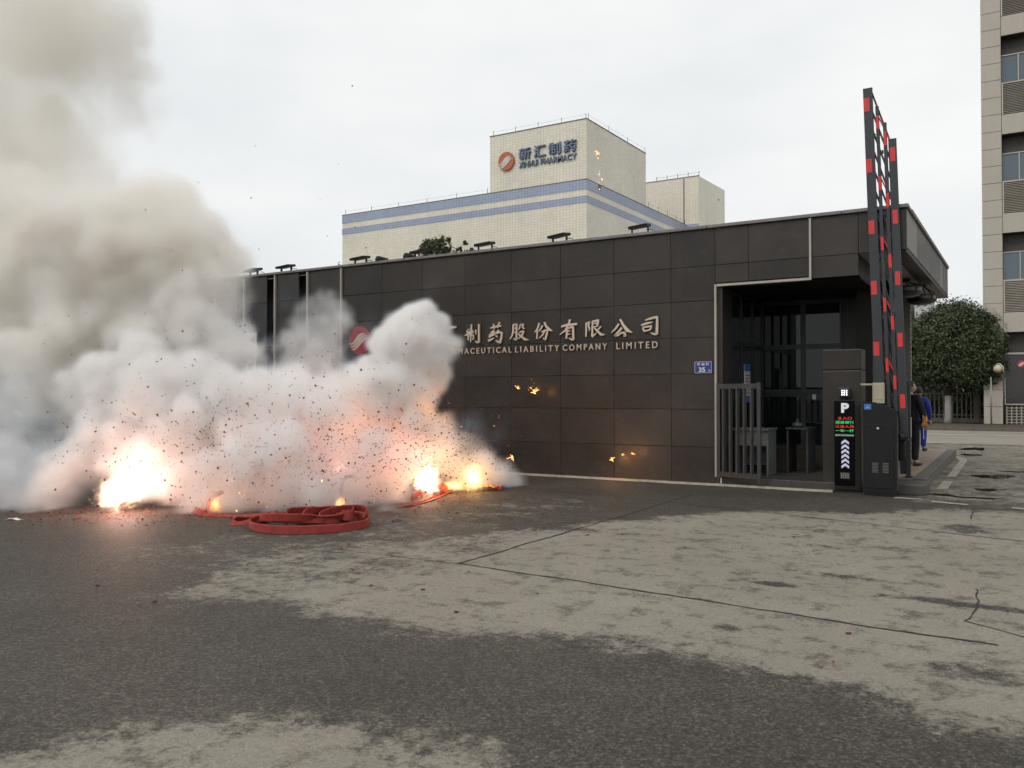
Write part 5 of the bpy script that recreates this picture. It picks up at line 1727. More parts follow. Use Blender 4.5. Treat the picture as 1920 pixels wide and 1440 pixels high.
rg = np.random.default_rng(21)
DEB = [mat('red_scrap', (0.24, 0.025, 0.02), 0.8), mat('dark_scrap', (0.13, 0.025, 0.02), 0.9), mat('brown_scrap', (0.20, 0.075, 0.05), 0.9)]
RT, FWD = np.array([0.857, 0.515, 0]), np.array([-0.515, 0.857, 0])
def cloud(n, c, sp):
    q = rg.normal(size=(n, 3)) * np.array(sp)
    return np.array(c) + q[:, :1] * RT + q[:, 1:2] * FWD + q[:, 2:] * np.array([0, 0, 1])
P = np.concatenate([cloud(2400, (-8.7, 8.9, 0.7), (0.9, 0.4, 0.45)), cloud(2000, (-8.0, 10.4, 0.75), (0.7, 0.35, 0.5)), cloud(1200, (-9.8, 7.6, 0.8), (0.9, 0.4, 0.5)), cloud(420, (-9.0, 9.2, 1.7), (1.6, 0.6, 0.7)), cloud(120, (-11, 8.2, 1.8), (1.3, 0.7, 0.9)), cloud(70, (-8.5, 9.2, 3.2), (2.4, 0.8, 1.3)), cloud(60, (-7.4, 11.6, 0.9), (0.6, 0.3, 0.5))])
P = P[P[:, 2] > 0.05]
tag(scraps('flying_paper_debris', P, 0.0088, 1, DEB), 'torn red and brown paper specks flying in front of the smoke', 'debris')
G_ = np.concatenate([cloud(700, (-8.3, 8.6, 0), (1.1, 0.9, 0)), cloud(500, (-7.6, 10.6, 0), (0.45, 1.2, 0)), cloud(700, (-10.4, 6.8, 0), (1.3, 0.45, 0)), cloud(110, (-7.0, 8.0, 0), (1.8, 1.8, 0)), cloud(60, (-5.5, 7.5, 0), (2.5, 2.5, 0)), cloud(200, (-11.5, 6.6, 0), (0.9, 0.35, 0))])
G_[:, 2] = 0.010
tag(scraps('ground_paper_debris', G_, 0.011, 2, DEB, True), 'torn red paper scraps strewn over the asphalt round the firecrackers', 'debris')
for i, (x, y, lb) in enumerate(((-3.55, 5.1, 'single red cracker husk on the dark asphalt below the crack corner'), (-4.2, 5.55, 'single dark red husk on the pale patch below the crack corner'), (-5.75, 4.15, 'red husk on the dark asphalt left of centre'), (-0.96, 6.0, 'tiny red husk on the pale asphalt below the long crack'), (-1.3, 3.05, 'lone red husk near the bottom edge of the yard'), (-6.65, 4.25, 'pair of small red husks on the dark asphalt below the blast'))):
    h = MB().tube([(x - 0.015, y, 0.008), (x + 0.015, y + 0.009, 0.009)], 0.007, 8)
    h.tube([(x + 0.015, y + 0.009, 0.009), (x + 0.024, y + 0.015, 0.015)], [0.003, 0.001], 5)
    tag(h.build('cracker_husk', DEB[1]), lb, 'husk', 'stray husks on the asphalt')

# ------------------------------------------------------------------ smoke
PUFF_TAN = [
    (-15.41, 8.11, 8.76, 1.827, 1.45, 0.3, 0.9), (-15.08, 8.3, 9.34, 1.346, 1.45, 0.3, 0.9), (-14.35, 8.76, 7.9, 1.01, 1.45, 0.3, 0.9), (-13.82, 9.09, 7.32, 0.692, 1.45, 0.3, 0.9),
    (-13.58, 9.25, 6.79, 0.481, 1.45, 0.3, 0.9), (-13.43, 9.32, 7.32, 0.404, 1.45, 0.3, 0.9), (-13.8, 8.88, 6.53, 0.588, 1.45, 0.3, 0.9), (-13.86, 8.63, 5.9, 0.655, 1.45, 0.3, 0.9),
    (-15.31, 8.45, 6.42, 1.072, 1.45, 0.3, 0.9), (-16.09, 7.73, 7.32, 1.346, 1.45, 0.3, 0.9), (-15.85, 7.9, 5.88, 1.442, 1.45, 0.3, 0.9), (-14.58, 8.43, 5.54, 0.949, 1.45, 0.3, 0.9),
    (-16.06, 7.56, 4.59, 1.518, 1.45, 0.3, 0.9), (-13.67, 8.75, 5.48, 0.449, 1.45, 0.3, 0.9), (-15.07, 8.27, 10.88, 1.635, 1.45, 0.3, 0.9), (-16.78, 7.5, 9.64, 1.656, 1.45, 0.3, 0.9),
    (-12.44, 9.05, 4.01, 1.047, 3.3, 0.12, 1.0), (-11.94, 9.35, 4.01, 0.746, 3.3, 0.12, 1.0), (-11.71, 9.5, 3.47, 0.528, 3.3, 0.12, 1.0), (-11.6, 9.55, 3.83, 0.437, 3.3, 0.12, 1.0),
    (-12.65, 8.68, 4.34, 0.897, 3.3, 0.12, 1.0), (-12.21, 9.18, 4.47, 0.564, 3.3, 0.12, 1.0), (-13.38, 8.49, 3.65, 1.183, 3.3, 0.12, 1.0), (-12.3, 9.15, 3.1, 1.001, 3.3, 0.12, 1.0),
    (-11.75, 9.48, 3.01, 0.41, 3.3, 0.12, 1.0), (-14.21, 8.24, 2.94, 1.292, 3.3, 0.12, 1.0), (-14.88, 8.05, 3.89, 1.404, 3.3, 0.12, 1.0), (-15.69, 7.58, 2.96, 1.404, 3.3, 0.12, 1.0),
    (-13.05, 8.48, 2.54, 0.987, 3.3, 0.12, 1.0),
]
PUFF_WHT = [
    (-12.57, 8.26, 4.85, 0.349, 2.2, 0.2, 0.9), (-13.03, 7.98, 4.61, 0.523, 2.2, 0.2, 0.9), (-12.45, 8.45, 4.67, 0.351, 2.2, 0.2, 0.9), (-13.51, 7.82, 4.01, 0.615, 2.2, 0.2, 0.9),
    (-12.91, 8.18, 4.37, 0.483, 2.2, 0.2, 0.9), (-11.31, 9.29, 2.44, 0.46, 2.4, 0.15, 1.0), (-10.96, 9.38, 2.39, 0.334, 2.4, 0.15, 1.0), (-10.63, 9.47, 2.38, 0.218, 2.4, 0.15, 1.0),
    (-11.33, 8.94, 2.08, 0.519, 2.4, 0.15, 1.0), (-10.82, 9.48, 2.17, 0.22, 2.4, 0.15, 1.0), (-11.88, 8.95, 2.53, 0.531, 2.4, 0.15, 1.0), (-11.19, 9.35, 2.71, 0.265, 2.4, 0.15, 1.0),
    (-11.45, 8.06, 1.72, 0.755, 6.0, 0.07, 1.0), (-11.9, 7.78, 1.93, 0.492, 6.0, 0.07, 1.0), (-12.18, 7.61, 1.85, 0.295, 6.0, 0.07, 1.0), (-12.29, 7.55, 1.56, 0.279, 6.0, 0.07, 1.0),
    (-10.85, 8.18, 1.48, 0.767, 6.0, 0.07, 1.0), (-11.3, 7.69, 1.16, 0.596, 6.0, 0.07, 1.0), (-10.23, 8.56, 1.16, 0.792, 6.0, 0.07, 1.0), (-9.83, 9.03, 1.23, 0.673, 6.0, 0.07, 1.0),
    (-9.48, 9.47, 1.31, 0.65, 6.0, 0.07, 1.0), (-9.05, 9.85, 1.22, 0.672, 6.0, 0.07, 1.0), (-10.51, 7.93, 0.78, 0.743, 6.0, 0.07, 1.0), (-9.69, 8.2, 0.48, 0.654, 6.0, 0.07, 1.0),
    (-9.11, 8.78, 0.54, 0.719, 6.0, 0.07, 1.0), (-8.65, 9.41, 0.52, 0.705, 6.0, 0.07, 1.0), (-10.78, 7.43, 0.49, 0.42, 6.0, 0.07, 1.0), (-8.42, 10.13, 0.56, 0.667, 6.0, 0.07, 1.0),
    (-9.7, 9.57, 1.81, 0.338, 6.0, 0.07, 1.0), (-10.13, 9.2, 1.68, 0.353, 6.0, 0.07, 1.0), (-9.33, 9.91, 1.69, 0.384, 6.0, 0.07, 1.0), (-11.72, 7.21, 0.7, 0.469, 6.0, 0.07, 1.0),
    (-11.8, 6.94, 0.33, 0.385, 6.0, 0.07, 1.0), (-11.61, 12.02, 2.85, 0.606, 2.8, 0.25, 1.0), (-11.34, 12.18, 3.17, 0.355, 2.8, 0.25, 1.0), (-11.32, 12.19, 2.7, 0.272, 2.8, 0.25, 1.0),
    (-12.12, 11.95, 2.82, 0.444, 2.8, 0.25, 1.0), (-11.72, 12.06, 3.23, 0.336, 2.8, 0.25, 1.0), (-11.49, 11.75, 2.11, 0.513, 2.8, 0.25, 1.0), (-11.89, 11.52, 2.16, 0.462, 2.8, 0.25, 1.0),
    (-11.54, 9.26, 2.54, 0.606, 5.0, 0.1, 1.0), (-11.93, 9.14, 2.9, 0.763, 5.0, 0.1, 1.0), (-11.12, 9.4, 2.44, 0.398, 5.0, 0.1, 1.0), (-10.74, 9.52, 2.42, 0.263, 5.0, 0.1, 1.0),
    (-12.11, 8.81, 2.44, 0.708, 5.0, 0.1, 1.0), (-8.41, 11.15, 2.54, 0.499, 9.0, 0.05, 1.0), (-8.55, 10.83, 2.52, 0.457, 9.0, 0.05, 1.0), (-8.18, 11.29, 2.4, 0.303, 9.0, 0.05, 1.0),
    (-8.08, 11.34, 2.58, 0.196, 9.0, 0.05, 1.0), (-8.68, 10.64, 2.32, 0.314, 9.0, 0.05, 1.0), (-8.43, 11.02, 2.81, 0.283, 9.0, 0.05, 1.0), (-8.44, 11.26, 2.09, 0.404, 9.0, 0.05, 1.0),
    (-8.35, 11.43, 1.92, 0.271, 9.0, 0.05, 1.0), (-8.55, 10.96, 1.73, 0.425, 9.0, 0.05, 1.0), (-8.73, 10.5, 1.73, 0.537, 9.0, 0.05, 1.0), (-8.84, 10.43, 1.95, 0.294, 9.0, 0.05, 1.0),
    (-9.04, 10.21, 1.47, 0.472, 9.0, 0.05, 1.0), (-8.5, 10.77, 1.21, 0.436, 9.0, 0.05, 1.0), (-8.68, 10.87, 2.78, 0.23, 9.0, 0.05, 1.0), (-8.4, 11.07, 0.85, 0.487, 6.0, 0.06, 1.0),
    (-8.22, 11.42, 0.57, 0.449, 6.0, 0.06, 1.0), (-8.08, 11.85, 0.45, 0.413, 6.0, 0.06, 1.0), (-7.97, 12.27, 0.34, 0.356, 6.0, 0.06, 1.0), (-7.86, 12.8, 0.18, 0.288, 6.0, 0.06, 1.0),
    (-7.78, 13.09, 0.09, 0.195, 6.0, 0.06, 1.0), (-8.14, 11.45, 1.11, 0.251, 6.0, 0.06, 1.0), (-8.76, 10.15, 0.97, 0.381, 6.0, 0.06, 1.0), (-7.98, 12.03, 0.63, 0.24, 6.0, 0.06, 1.0),
    (-13.26, 7.44, 1.47, 0.508, 1.5, 0.35, 0.9), (-13.21, 7.01, 0.9, 0.574, 1.5, 0.35, 0.9), (-14.05, 6.96, 1.47, 0.677, 1.5, 0.35, 0.9), (-12.53, 6.96, 0.61, 0.477, 1.5, 0.35, 0.9),
    (-13.14, 6.59, 0.45, 0.556, 1.5, 0.35, 0.9), (-12.58, 7.39, 1.15, 0.369, 1.5, 0.35, 0.9), (-12.19, 6.7, 0.18, 0.423, 2.2, 0.28, 0.9), (-12.76, 6.48, 0.28, 0.465, 2.2, 0.28, 0.9),
    (-11.89, 6.99, 0.51, 0.349, 2.2, 0.28, 0.9), (-12.83, 6.66, 0.61, 0.434, 2.2, 0.28, 0.9), (-13.31, 6.38, 0.54, 0.552, 2.2, 0.28, 0.9), (-13.95, 7.48, 2.08, 0.61, 2.2, 0.28, 0.9),
    (-14.61, 7.31, 2.44, 0.796, 2.2, 0.28, 0.9), (-7.55, 9.03, 0.04, 0.149, 2.0, 0.12, 0.6), (-7.3, 9.06, 0.0, 0.088, 2.0, 0.12, 0.6), (-9.51, 7.73, 0.13, 0.133, 2.0, 0.12, 0.6),
    (-10.83, 7.05, 0.08, 0.223, 2.0, 0.12, 0.6), (-11.62, 6.46, 0.02, 0.221, 2.0, 0.12, 0.6), (-11.24, 6.69, 0.05, 0.206, 2.0, 0.12, 0.6), (-10.0, 7.55, 0.04, 0.149, 2.0, 0.12, 0.6),
]
PUFF_WSP = [
    (-11.41, 12.03, 2.27, 0.727, 1.0, 0.5, 0.4), (-11.75, 11.6, 2.16, 0.513, 0.9, 0.5, 0.4), (-11.28, 12.11, 2.38, 0.363, 0.8, 0.5, 0.4), (-13.23, 12.43, 3.45, 0.393, 0.4, 0.5, 0.4),
    (-13.43, 12.33, 3.0, 0.393, 0.4, 0.5, 0.4), (-12.76, 12.14, 2.74, 0.436, 0.45, 0.5, 0.4), (-10.04, 12.38, 3.12, 0.284, 0.8, 0.5, 0.4), (-10.54, 12.2, 2.92, 0.306, 0.5, 0.5, 0.4),
    (-9.6, 12.63, 3.83, 0.223, 0.35, 0.5, 0.4), (-9.69, 12.58, 3.52, 0.203, 0.35, 0.5, 0.4), (-8.63, 12.91, 1.25, 0.358, 0.9, 0.5, 0.4), (-8.4, 12.93, 1.06, 0.296, 0.9, 0.5, 0.4),
    (-8.36, 13.42, 1.5, 0.223, 0.35, 0.5, 0.4), (-8.34, 13.2, 1.15, 0.25, 0.35, 0.5, 0.4), (-8.85, 13.34, 2.06, 0.308, 0.25, 0.5, 0.4), (-6.63, 14.13, 0.11, 0.159, 0.8, 0.5, 0.4),
    (-6.68, 14.1, 0.26, 0.099, 0.6, 0.5, 0.4), (-13.13, 7.29, 1.23, 1.0, 0.55, 0.5, 0.4), (-13.92, 7.38, 1.99, 1.125, 0.8, 0.5, 0.4), (-13.16, 7.72, 1.99, 0.687, 0.9, 0.5, 0.4),
    (-13.99, 6.77, 1.14, 1.0, 0.6, 0.5, 0.4), (-12.73, 6.61, 0.47, 0.743, 0.9, 0.5, 0.4), (-12.13, 6.74, 0.33, 0.615, 1.1, 0.5, 0.4), (-12.92, 6.26, 0.25, 0.692, 1.0, 0.5, 0.4),
    (-12.12, 7.2, 0.69, 0.556, 0.9, 0.5, 0.4), (-8.02, 13.84, 1.86, 0.205, 0.15, 0.5, 0.4), (-7.8, 13.98, 1.86, 0.205, 0.12, 0.5, 0.4),
]
PUFF_HIGH = [
    (-3.86, 8.13, 4.31, 0.052, 3.5999999999999996, 0.06, 0.6), (-3.83, 8.15, 4.14, 0.069, 3.9000000000000004, 0.06, 0.6), (-3.82, 8.16, 3.97, 0.075, 3.0, 0.06, 0.6), (-3.85, 8.14, 4.05, 0.058, 3.5999999999999996, 0.06, 0.6),
    (-3.89, 8.12, 3.91, 0.052, 2.4000000000000004, 0.06, 0.6),
]
SM_LOC = np.array([-9.5, 9.5, 0.0])
SM_ROT = R(31.0)
_c, _s = math.cos(SM_ROT), math.sin(SM_ROT)


def to_local(p):
    d = np.asarray(p, float) - SM_LOC
    return np.array([d[0] * _c + d[1] * _s, -d[0] * _s + d[1] * _c, d[2]])


def vnoise(shape, vox, freq, seed):
    """smooth lattice noise in 0..1 on a regular grid"""
    rg = np.random.default_rng(seed)
    dims = [int(s * vox * freq) + 3 for s in shape]
    a = rg.random(dims).astype(np.float32)
    for ax in range(3):
        x = np.arange(shape[ax]) * vox * freq
        i = x.astype(int)
        t = x - i
        t = t * t * (3 - 2 * t)
        lo = np.take(a, i, ax)
        hi = np.take(a, i + 1, ax)
        sh = [1, 1, 1]
        sh[ax] = -1
        t = t.reshape(sh).astype(np.float32)
        a = lo * (1 - t) + hi * t
    return a


def volume_object(name, lo, dims, vox, D, m, loc, rot):
    """density grid handed to a Volume Cube: a real volume of its own extent"""
    nx, ny, nz = dims
    lo = np.array(lo, float)
    hi = lo + (np.array(dims) - 1) * vox
    me = bpy.data.meshes.new(name)
    me.vertices.add(nx * ny * nz)
    at = me.attributes.new('d', 'FLOAT', 'POINT')
    at.data.foreach_set('value', np.ascontiguousarray(D, dtype=np.float32).ravel())
    ob = bpy.data.objects.new(name, me)
    COL.objects.link(ob)
    ob.location = loc
    ob.rotation_euler = (0, 0, rot)
    ng = bpy.data.node_groups.new(name, 'GeometryNodeTree')
    ng.interface.new_socket('Geometry', in_out='INPUT', socket_type='NodeSocketGeometry')
    ng.interface.new_socket('Geometry', in_out='OUTPUT', socket_type='NodeSocketGeometry')
    N, L = ng.nodes, ng.links
    gi, go = N.new('NodeGroupInput'), N.new('NodeGroupOutput')
    vc = N.new('GeometryNodeVolumeCube')
    vc.inputs['Min'].default_value = lo
    vc.inputs['Max'].default_value = hi
    for k, v in zip('XYZ', dims):
        vc.inputs['Resolution ' + k].default_value = v

    def vm(op, a, b_):
        x = N.new('ShaderNodeVectorMath')
        x.operation = op
        L.new(a, x.inputs[0])
        if b_ is not None:
            x.inputs[1].default_value = b_
        return x
    pos = N.new('GeometryNodeInputPosition')
    s1 = vm('SUBTRACT', pos.outputs[0], lo)
    s2_ = vm('MULTIPLY', s1.outputs[0], (1 / vox,) * 3)
    s3_ = vm('ADD', s2_.outputs[0], (0.5,) * 3)
    s4_ = vm('FLOOR', s3_.outputs[0], None)
    dt = vm('DOT_PRODUCT', s4_.outputs[0], (ny * nz, nz, 1))
    fi = N.new('FunctionNodeFloatToInt')
    L.new(dt.outputs['Value'], fi.inputs[0])
    na = N.new('GeometryNodeInputNamedAttribute')
    na.data_type = 'FLOAT'
    na.inputs[0].default_value = 'd'
    si = N.new('GeometryNodeSampleIndex')
    si.data_type = 'FLOAT'
    si.domain = 'POINT'
    si.clamp = True
    L.new(gi.outputs[0], si.inputs['Geometry'])
    L.new(na.outputs[0], si.inputs['Value'])
    L.new(fi.outputs[0], si.inputs['Index'])
    L.new(si.outputs[0], vc.inputs['Density'])
    sm = N.new('GeometryNodeSetMaterial')
    sm.inputs['Material'].default_value = m
    L.new(vc.outputs[0], sm.inputs[0])
    L.new(sm.outputs[0], go.inputs[0])
    ob.modifiers.new('volume', 'NODES').node_group = ng
    ob['kind'] = 'stuff'
    return ob


def smoke_mat(name, scat, absb, aniso=0.0):
    m = bpy.data.materials.new(name)
    m.use_nodes = True
    n = m.node_tree
    n.nodes.clear()
    out = n.nodes.new('ShaderNodeOutputMaterial')
    at = n.nodes.new('ShaderNodeAttribute')
    at.attribute_name = 'density'
    vs = n.nodes.new('ShaderNodeVolumeScatter')
    vs.inputs['Color'].default_value = (*scat, 1)
    vs.inputs['Anisotropy'].default_value = aniso
    va = n.nodes.new('ShaderNodeVolumeAbsorption')
    va.inputs['Color'].default_value = (*[1 - a for a in absb], 1)
    ad = n.nodes.new('ShaderNodeAddShader')
    n.links.new(at.outputs['Fac'], vs.inputs['Density'])
    n.links.new(at.outputs['Fac'], va.inputs['Density'])
    n.links.new(vs.outputs[0], ad.inputs[0])
    n.links.new(va.outputs[0], ad.inputs[1])
    n.links.new(ad.outputs[0], out.inputs['Volume'])
    return m


def smoke(name, puffs, vox, m, seed, warp=(0.16, 0.06), kids=38, grand=8, zmax=10.2):
    rg = np.random.default_rng(seed)
    pts = [(to_local(p[:3]), *p[3:]) for p in puffs]
    lo = np.min([c - r * 1.35 for c, r, *_ in pts], 0) - 0.1
    hi = np.max([c + r * 1.35 for c, r, *_ in pts], 0) + 0.1
    lo[2] = max(lo[2], -0.02)
    hi[2] = min(hi[2], zmax)
    dims = np.ceil((hi - lo) / vox).astype(int) + 1
    ax = [lo[k] + np.arange(dims[k]) * vox for k in range(3)]
    D = np.zeros(dims, np.float32)

    def sph(c, r, d, soft):
        i0 = np.maximum(0, np.floor((c - r - lo) / vox).astype(int))
        i1 = np.minimum(dims, np.ceil((c + r - lo) / vox).astype(int) + 1)
        if np.any(i1 <= i0):
            return
        sl = tuple(slice(a, b_) for a, b_ in zip(i0, i1))
        q = [(ax[k][sl[k]] - c[k]) ** 2 for k in range(3)]
        dd = np.sqrt(q[0][:, None, None] + q[1][None, :, None] + q[2][None, None, :])
        v = np.clip((r - dd) / soft, 0, 1)
        v = v * v * (3 - 2 * v) * d
        np.maximum(D[sl], v, out=D[sl])

    def unit():
        v = rg.normal(size=3)
        return v / np.linalg.norm(v)
    for c, r, d, soft, det in pts:
        sph(c, r * 0.9, d, min(soft, r * 0.8))
        for j in range(int(kids * det)):
            r2 = r * rg.uniform(0.16, 0.44)
            c2 = c + unit() * (r * 0.92 + r2 * 0.05)
            sph(c2, r2, d * rg.uniform(0.8, 1.1), min(soft, r2 * 0.8))
            if r2 > vox * 2.5:
                for k in range(int(grand * det)):
                    r3 = r2 * rg.uniform(0.28, 0.45)
                    if r3 > vox * 1.1:
                        sph(c2 + unit() * (r2 - r3 * 0.2), r3, d * rg.uniform(0.6, 1.0), min(soft, r3 * 0.9))
    # turbulent warp, then uneven thickness
    I = np.indices(D.shape, dtype=np.int32)
    for k in range(3):
        w_ = (vnoise(D.shape, vox, 1.1, seed + 10 + k) - 0.5) * 2 * warp[0] + (vnoise(D.shape, vox, 4.0, seed + 20 + k) - 0.5) * 2 * warp[1] + (vnoise(D.shape, vox, 9.0, seed + 30 + k) - 0.5) * 1.2 * warp[1]
        I[k] = np.clip(I[k] + np.rint(w_ / vox).astype(np.int32), 0, D.shape[k] - 1)
    D = D[I[0], I[1], I[2]]
    D *= 0.12 + 1.7 * vnoise(D.shape, vox, 1.3, seed + 40) ** 1.3 * (0.4 + 1.2 * vnoise(D.shape, vox, 4.5, seed + 41))
    # soften single-voxel steps
    for k in range(3):
        D = (np.roll(D, 1, k) + 2 * D + np.roll(D, -1, k)) / 4
    # the wall stops it; it thins away at the grid's own edge
    X, Y = np.meshgrid(ax[0], ax[1], indexing='ij')
    wy = SM_LOC[1] + X * _s + Y * _c
    D *= np.clip((14.9 - wy) / 0.1, 0, 1)[:, :, None].astype(np.float32)
    D[[0, -1]] = 0
    D[:, [0, -1]] = 0
    D[:, :, -1] = 0
    D[:, :, -20:] *= np.linspace(1, 0, 20)[None, None, :]
    D[D < 0.004] = 0
    return volume_object(name, lo, [int(x) for x in dims], vox, D, m, tuple(SM_LOC), SM_ROT)


tag(smoke('tan_smoke', PUFF_TAN, 0.07, smoke_mat('tan_smoke', (0.97, 0.985, 1.0), (0.0003, 0.017, 0.050)), 100, (0.25, 0.09)), 'tall column of tan smoke drifting up at the frame edge', 'smoke')
tag(smoke('white_smoke', PUFF_WHT, 0.045, smoke_mat('white_smoke', (0.95, 0.975, 1.0), (0.0002, 0.011, 0.021)), 200, (0.14, 0.055)), 'thick white billows rising from the bursting firecrackers', 'smoke')
tag(smoke('thin_smoke', PUFF_WSP, 0.075, smoke_mat('thin_smoke', (0.58, 0.77, 1.0), (0.004, 0.004, 0.004)), 300, (0.30, 0.16), 14, 4), 'thin bluish veils of smoke hanging against the dark wall', 'smoke')

tag(smoke('spark_smoke', PUFF_HIGH, 0.03, smoke_mat('spark_smoke', (0.62, 0.78, 1.0), (0.002, 0.002, 0.002)), 400, (0.05, 0.03), 14, 4), 'small bluish puff of smoke high before the factory tower', 'smoke')


# ------------------------------------------------------------------ blasts
def fire_mat(name, lo_c, hi_c, k):
    """glowing gas: strength falls off from the core of its own mesh, ragged by noise"""
    m = bpy.data.materials.new(name)
    m.use_nodes = True
    n = m.node_tree
    n.nodes.clear()
    out = n.nodes.new('ShaderNodeOutputMaterial')
    tc_ = n.nodes.new('ShaderNodeTexCoord')
    ln = n.nodes.new('ShaderNodeVectorMath')
    ln.operation = 'LENGTH'
    n.links.new(tc_.outputs['Object'], ln.inputs[0])
    nz_ = noise(n, tc_.outputs['Object'], 2.6, 6, 0.72)
    f = math_(n, 'SUBTRACT', 1.12, ln.outputs['Value'])
    f = math_(n, 'SUBTRACT', f, math_(n, 'MULTIPLY_ADD', nz_, 2.2, -0.95), clamp=True)
    em = n.nodes.new('ShaderNodeEmission')
    n.links.new(ramp(n, f, [(0.0, lo_c), (0.35, tuple((a + b_) / 2 for a, b_ in zip(lo_c, hi_c))), (0.8, hi_c)]), em.inputs['Color'])
    n.links.new(math_(n, 'MULTIPLY', math_(n, 'POWER', f, 2.0), k), em.inputs['Strength'])
    n.links.new(em.outputs[0], out.inputs['Volume'])
    return m


def blast(label, c, rad, m, seed, glow, col, tilt=0.0):
    bm = bmesh.new()
    bmesh.ops.create_icosphere(bm, subdivisions=3, radius=1.1)
    rg_ = random.Random(seed)
    ph = [rg_.uniform(0, 6.28) for _ in range(6)]
    for v in bm.verts:
        q = 1 + 0.07 * math.sin(4 * v.co.x + ph[0]) + 0.07 * math.sin(5 * v.co.z + ph[1]) + 0.05 * math.sin(6 * v.co.y + ph[2])
        v.co *= q
    me = bpy.data.meshes.new('blast')
    bm.to_mesh(me)
    bm.free()
    me.materials.append(m)
    ob = bpy.data.objects.new('blast', me)
    COL.objects.link(ob)
    ob.location = (c[0], c[1], max(c[2], rad[2] * 0.55))
    ob.scale = rad
    ob.rotation_euler = (0, tilt, SM_ROT)
    tag(ob, label, 'flame', 'bursts of fire')
    ld = bpy.data.lights.new('fire_glow', 'POINT')
    ld.energy = glow
    ld.color = col
    ld.shadow_soft_size = min(rad) * 0.5
    lo_ = bpy.data.objects.new('fire_glow', ld)
    COL.objects.link(lo_)
    lo_.parent = ob
    lo_.location = (0, -0.2, 0.1)
    return ob


hot = fire_mat('white_hot_flame', (1.0, 0.42, 0.18), (1.0, 0.92, 0.70), 90.0)
yel = fire_mat('yellow_flame', (1.0, 0.35, 0.06), (1.0, 0.75, 0.18), 50.0)
org = fire_mat('orange_flame', (1.0, 0.20, 0.03), (1.0, 0.42, 0.06), 60.0)
blast('large white hot blast at the near end of the firecracker line', (-10.42, 7.05, 0.36), (0.46, 0.28, 0.30), hot, 1, 34, (1.0, 0.45, 0.36), R(-28))
blast('white and yellow blast at the end of the straight red belts', (-8.05, 10.75, 0.26), (0.27, 0.22, 0.30), hot, 5, 20, (1.0, 0.45, 0.22))
blast('yellow blast next to the crumpled wrapper', (-7.82, 11.75, 0.24), (0.20, 0.18, 0.28), yel, 9, 8, (1.0, 0.48, 0.16))
blast('low yellow flame stretched along the ground between two blasts', (-7.92, 11.30, 0.14), (0.26, 0.12, 0.11), yel, 31, 3, (1.0, 0.45, 0.18))
blast('ragged red glow added in the low smoke behind the coil tail', (-9.75, 9.05, 0.35), (0.12, 0.10, 0.12), org, 33, 9, (1.0, 0.34, 0.24))  # this and the next two are added lights that tint the smoke pink
blast('ragged red glow added in the low smoke behind the coil', (-9.15, 9.90, 0.45), (0.12, 0.10, 0.12), org, 35, 9, (1.0, 0.34, 0.24))
blast('ragged red glow added in the smoke by the straight belts', (-8.60, 10.65, 0.62), (0.12, 0.10, 0.12), org, 37, 10, (1.0, 0.34, 0.22))
blast('small orange flame at the back of the red coil', (-7.72, 8.38, 0.14), (0.10, 0.09, 0.17), org, 13, 2.0, (1.0, 0.35, 0.06))
blast('small orange flame at the tail of the red coil', (-9.55, 7.85, 0.10), (0.09, 0.08, 0.15), org, 17, 1.2, (1.0, 0.35, 0.06))
blast('orange flash inside the upright smoke head', (-8.62, 11.25, 1.42), (0.07, 0.07, 0.08), org, 21, 16, (1.0, 0.42, 0.14))
blast('orange flash inside the smoke behind the coil', (-9.35, 10.25, 1.25), (0.08, 0.08, 0.09), org, 25, 18, (1.0, 0.42, 0.18))
SPARK = emit('spark', (1.0, 0.48, 0.12), 4.5)


def spark_burst(label, c, r, glow, seed, n=16):
    """cracker going off: thin glowing shards flung from one point"""
    rg_ = np.random.default_rng(seed)
    t = thing('spark_burst', label, 'sparks', c, group='small bursts before the walls')
    mb = MB()
    for k in range(n):
        d = rg_.normal(size=3)
        d[1] *= 0.5
        d /= np.linalg.norm(d)
        ln = r * rg_.uniform(0.15, 1.0) ** 1.5
        p0 = np.array(c) + d * ln * rg_.uniform(0.1, 0.6)
        p1 = np.array(c) + d * ln
        w_ = r * rg_.uniform(0.02, 0.06)
        mb.tube([p0, (p0 + p1) / 2, p1], [w_ * 0.3, w_ * 0.6, w_ * 0.12], 5)
    mb.ico(c, r * 0.13, 1, (1, 0.8, 1.3))
    ob = mb.build('shards', SPARK, t)
    ld = bpy.data.lights.new('spark_glow', 'POINT')
    ld.energy = glow
    ld.color = (1.0, 0.42, 0.12)
    ld.shadow_soft_size = 0.03
    lo_ = bpy.data.objects.new('spark_glow', ld)
    COL.objects.link(lo_)
    lo_.parent = t
    lo_.location = (0, -0.05, 0)


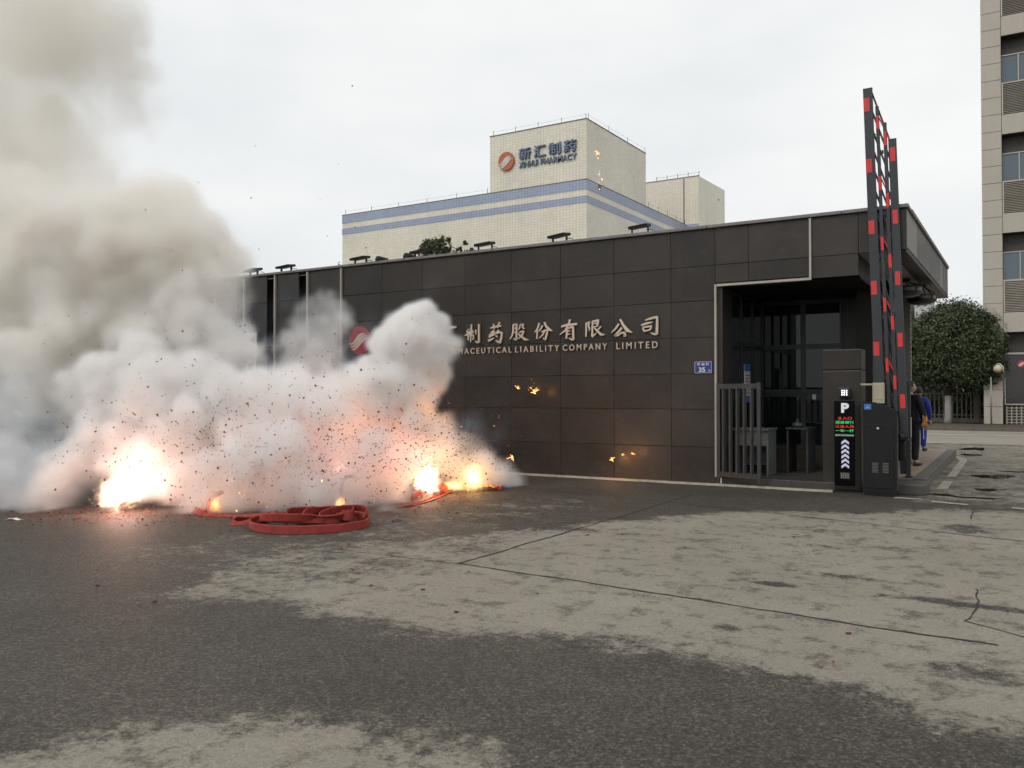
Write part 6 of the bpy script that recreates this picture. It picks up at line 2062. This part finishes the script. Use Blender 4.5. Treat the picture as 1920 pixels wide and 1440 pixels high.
for i, (c, r, g_, lb) in enumerate((((-8.64, 14.62, 1.79), 0.10, 1.5, 'spark burst in the air before the wall, the one nearer the smoke'), ((-8.28, 14.65, 1.70), 0.14, 1.8, 'spark burst in the air before the wall, the one farther from the smoke'),
                                ((-8.44, 14.05, 0.43), 0.14, 2.0, 'spark burst low before the wall beside the smoke edge'), ((-6.60, 14.72, 0.40), 0.09, 4.0, 'orange glowing cracker at the foot of the wall'), ((-6.40, 14.76, 0.50), 0.045, 0.6, 'tiny orange glowing cracker between two others at the wall foot'), ((-6.20, 14.76, 0.53), 0.07, 2.0, 'orange glowing cracker at the wall foot nearest the porch'),
                                ((-3.82, 8.15, 4.24), 0.045, 0.2, 'spark burst high in the air before the factory tower'))):
    spark_burst(lb, c, r, g_, 60 + i)

# sparks thrown out by the blasts
bm = bmesh.new()
SP = np.concatenate([cloud(90, (-9.3, 8.0, 0.30), (0.5, 0.25, 0.18)), cloud(40, (-8.2, 9.2, 0.35), (0.5, 0.3, 0.3)), cloud(30, (-8.0, 10.6, 0.9), (0.5, 0.3, 0.5)), cloud(8, (-8.3, 14.6, 1.78), (0.08, 0.04, 0.10)), cloud(9, (-3.78, 8.15, 4.02), (0.02, 0.02, 0.09))])
SP = SP[SP[:, 2] > 0.03]
v0, f0 = [], []
for p in SP:
    s = 0.0042 * random.lognormvariate(0, 0.4)
    d = Vector(rg.normal(size=3)).normalized() * s * 1.8
    a = d.orthogonal().normalized() * s * 0.7
    b_ = d.cross(a).normalized() * s * 0.7
    p = Vector(p)
    o = len(v0)
    v0 += [tuple(p + d), tuple(p + a), tuple(p + b_), tuple(p - a), tuple(p - b_), tuple(p - d)]
    f0 += [(o, o + 1, o + 2), (o, o + 2, o + 3), (o, o + 3, o + 4), (o, o + 4, o + 1), (o + 5, o + 2, o + 1), (o + 5, o + 3, o + 2), (o + 5, o + 4, o + 3), (o + 5, o + 1, o + 4)]
me = bpy.data.meshes.new('flying_sparks')
me.from_pydata(v0, [], f0)
me.materials.append(SPARK)
ob = bpy.data.objects.new('flying_sparks', me)
COL.objects.link(ob)
tag(ob, 'tiny glowing sparks scattered round the blasts', 'sparks', None, 'stuff')
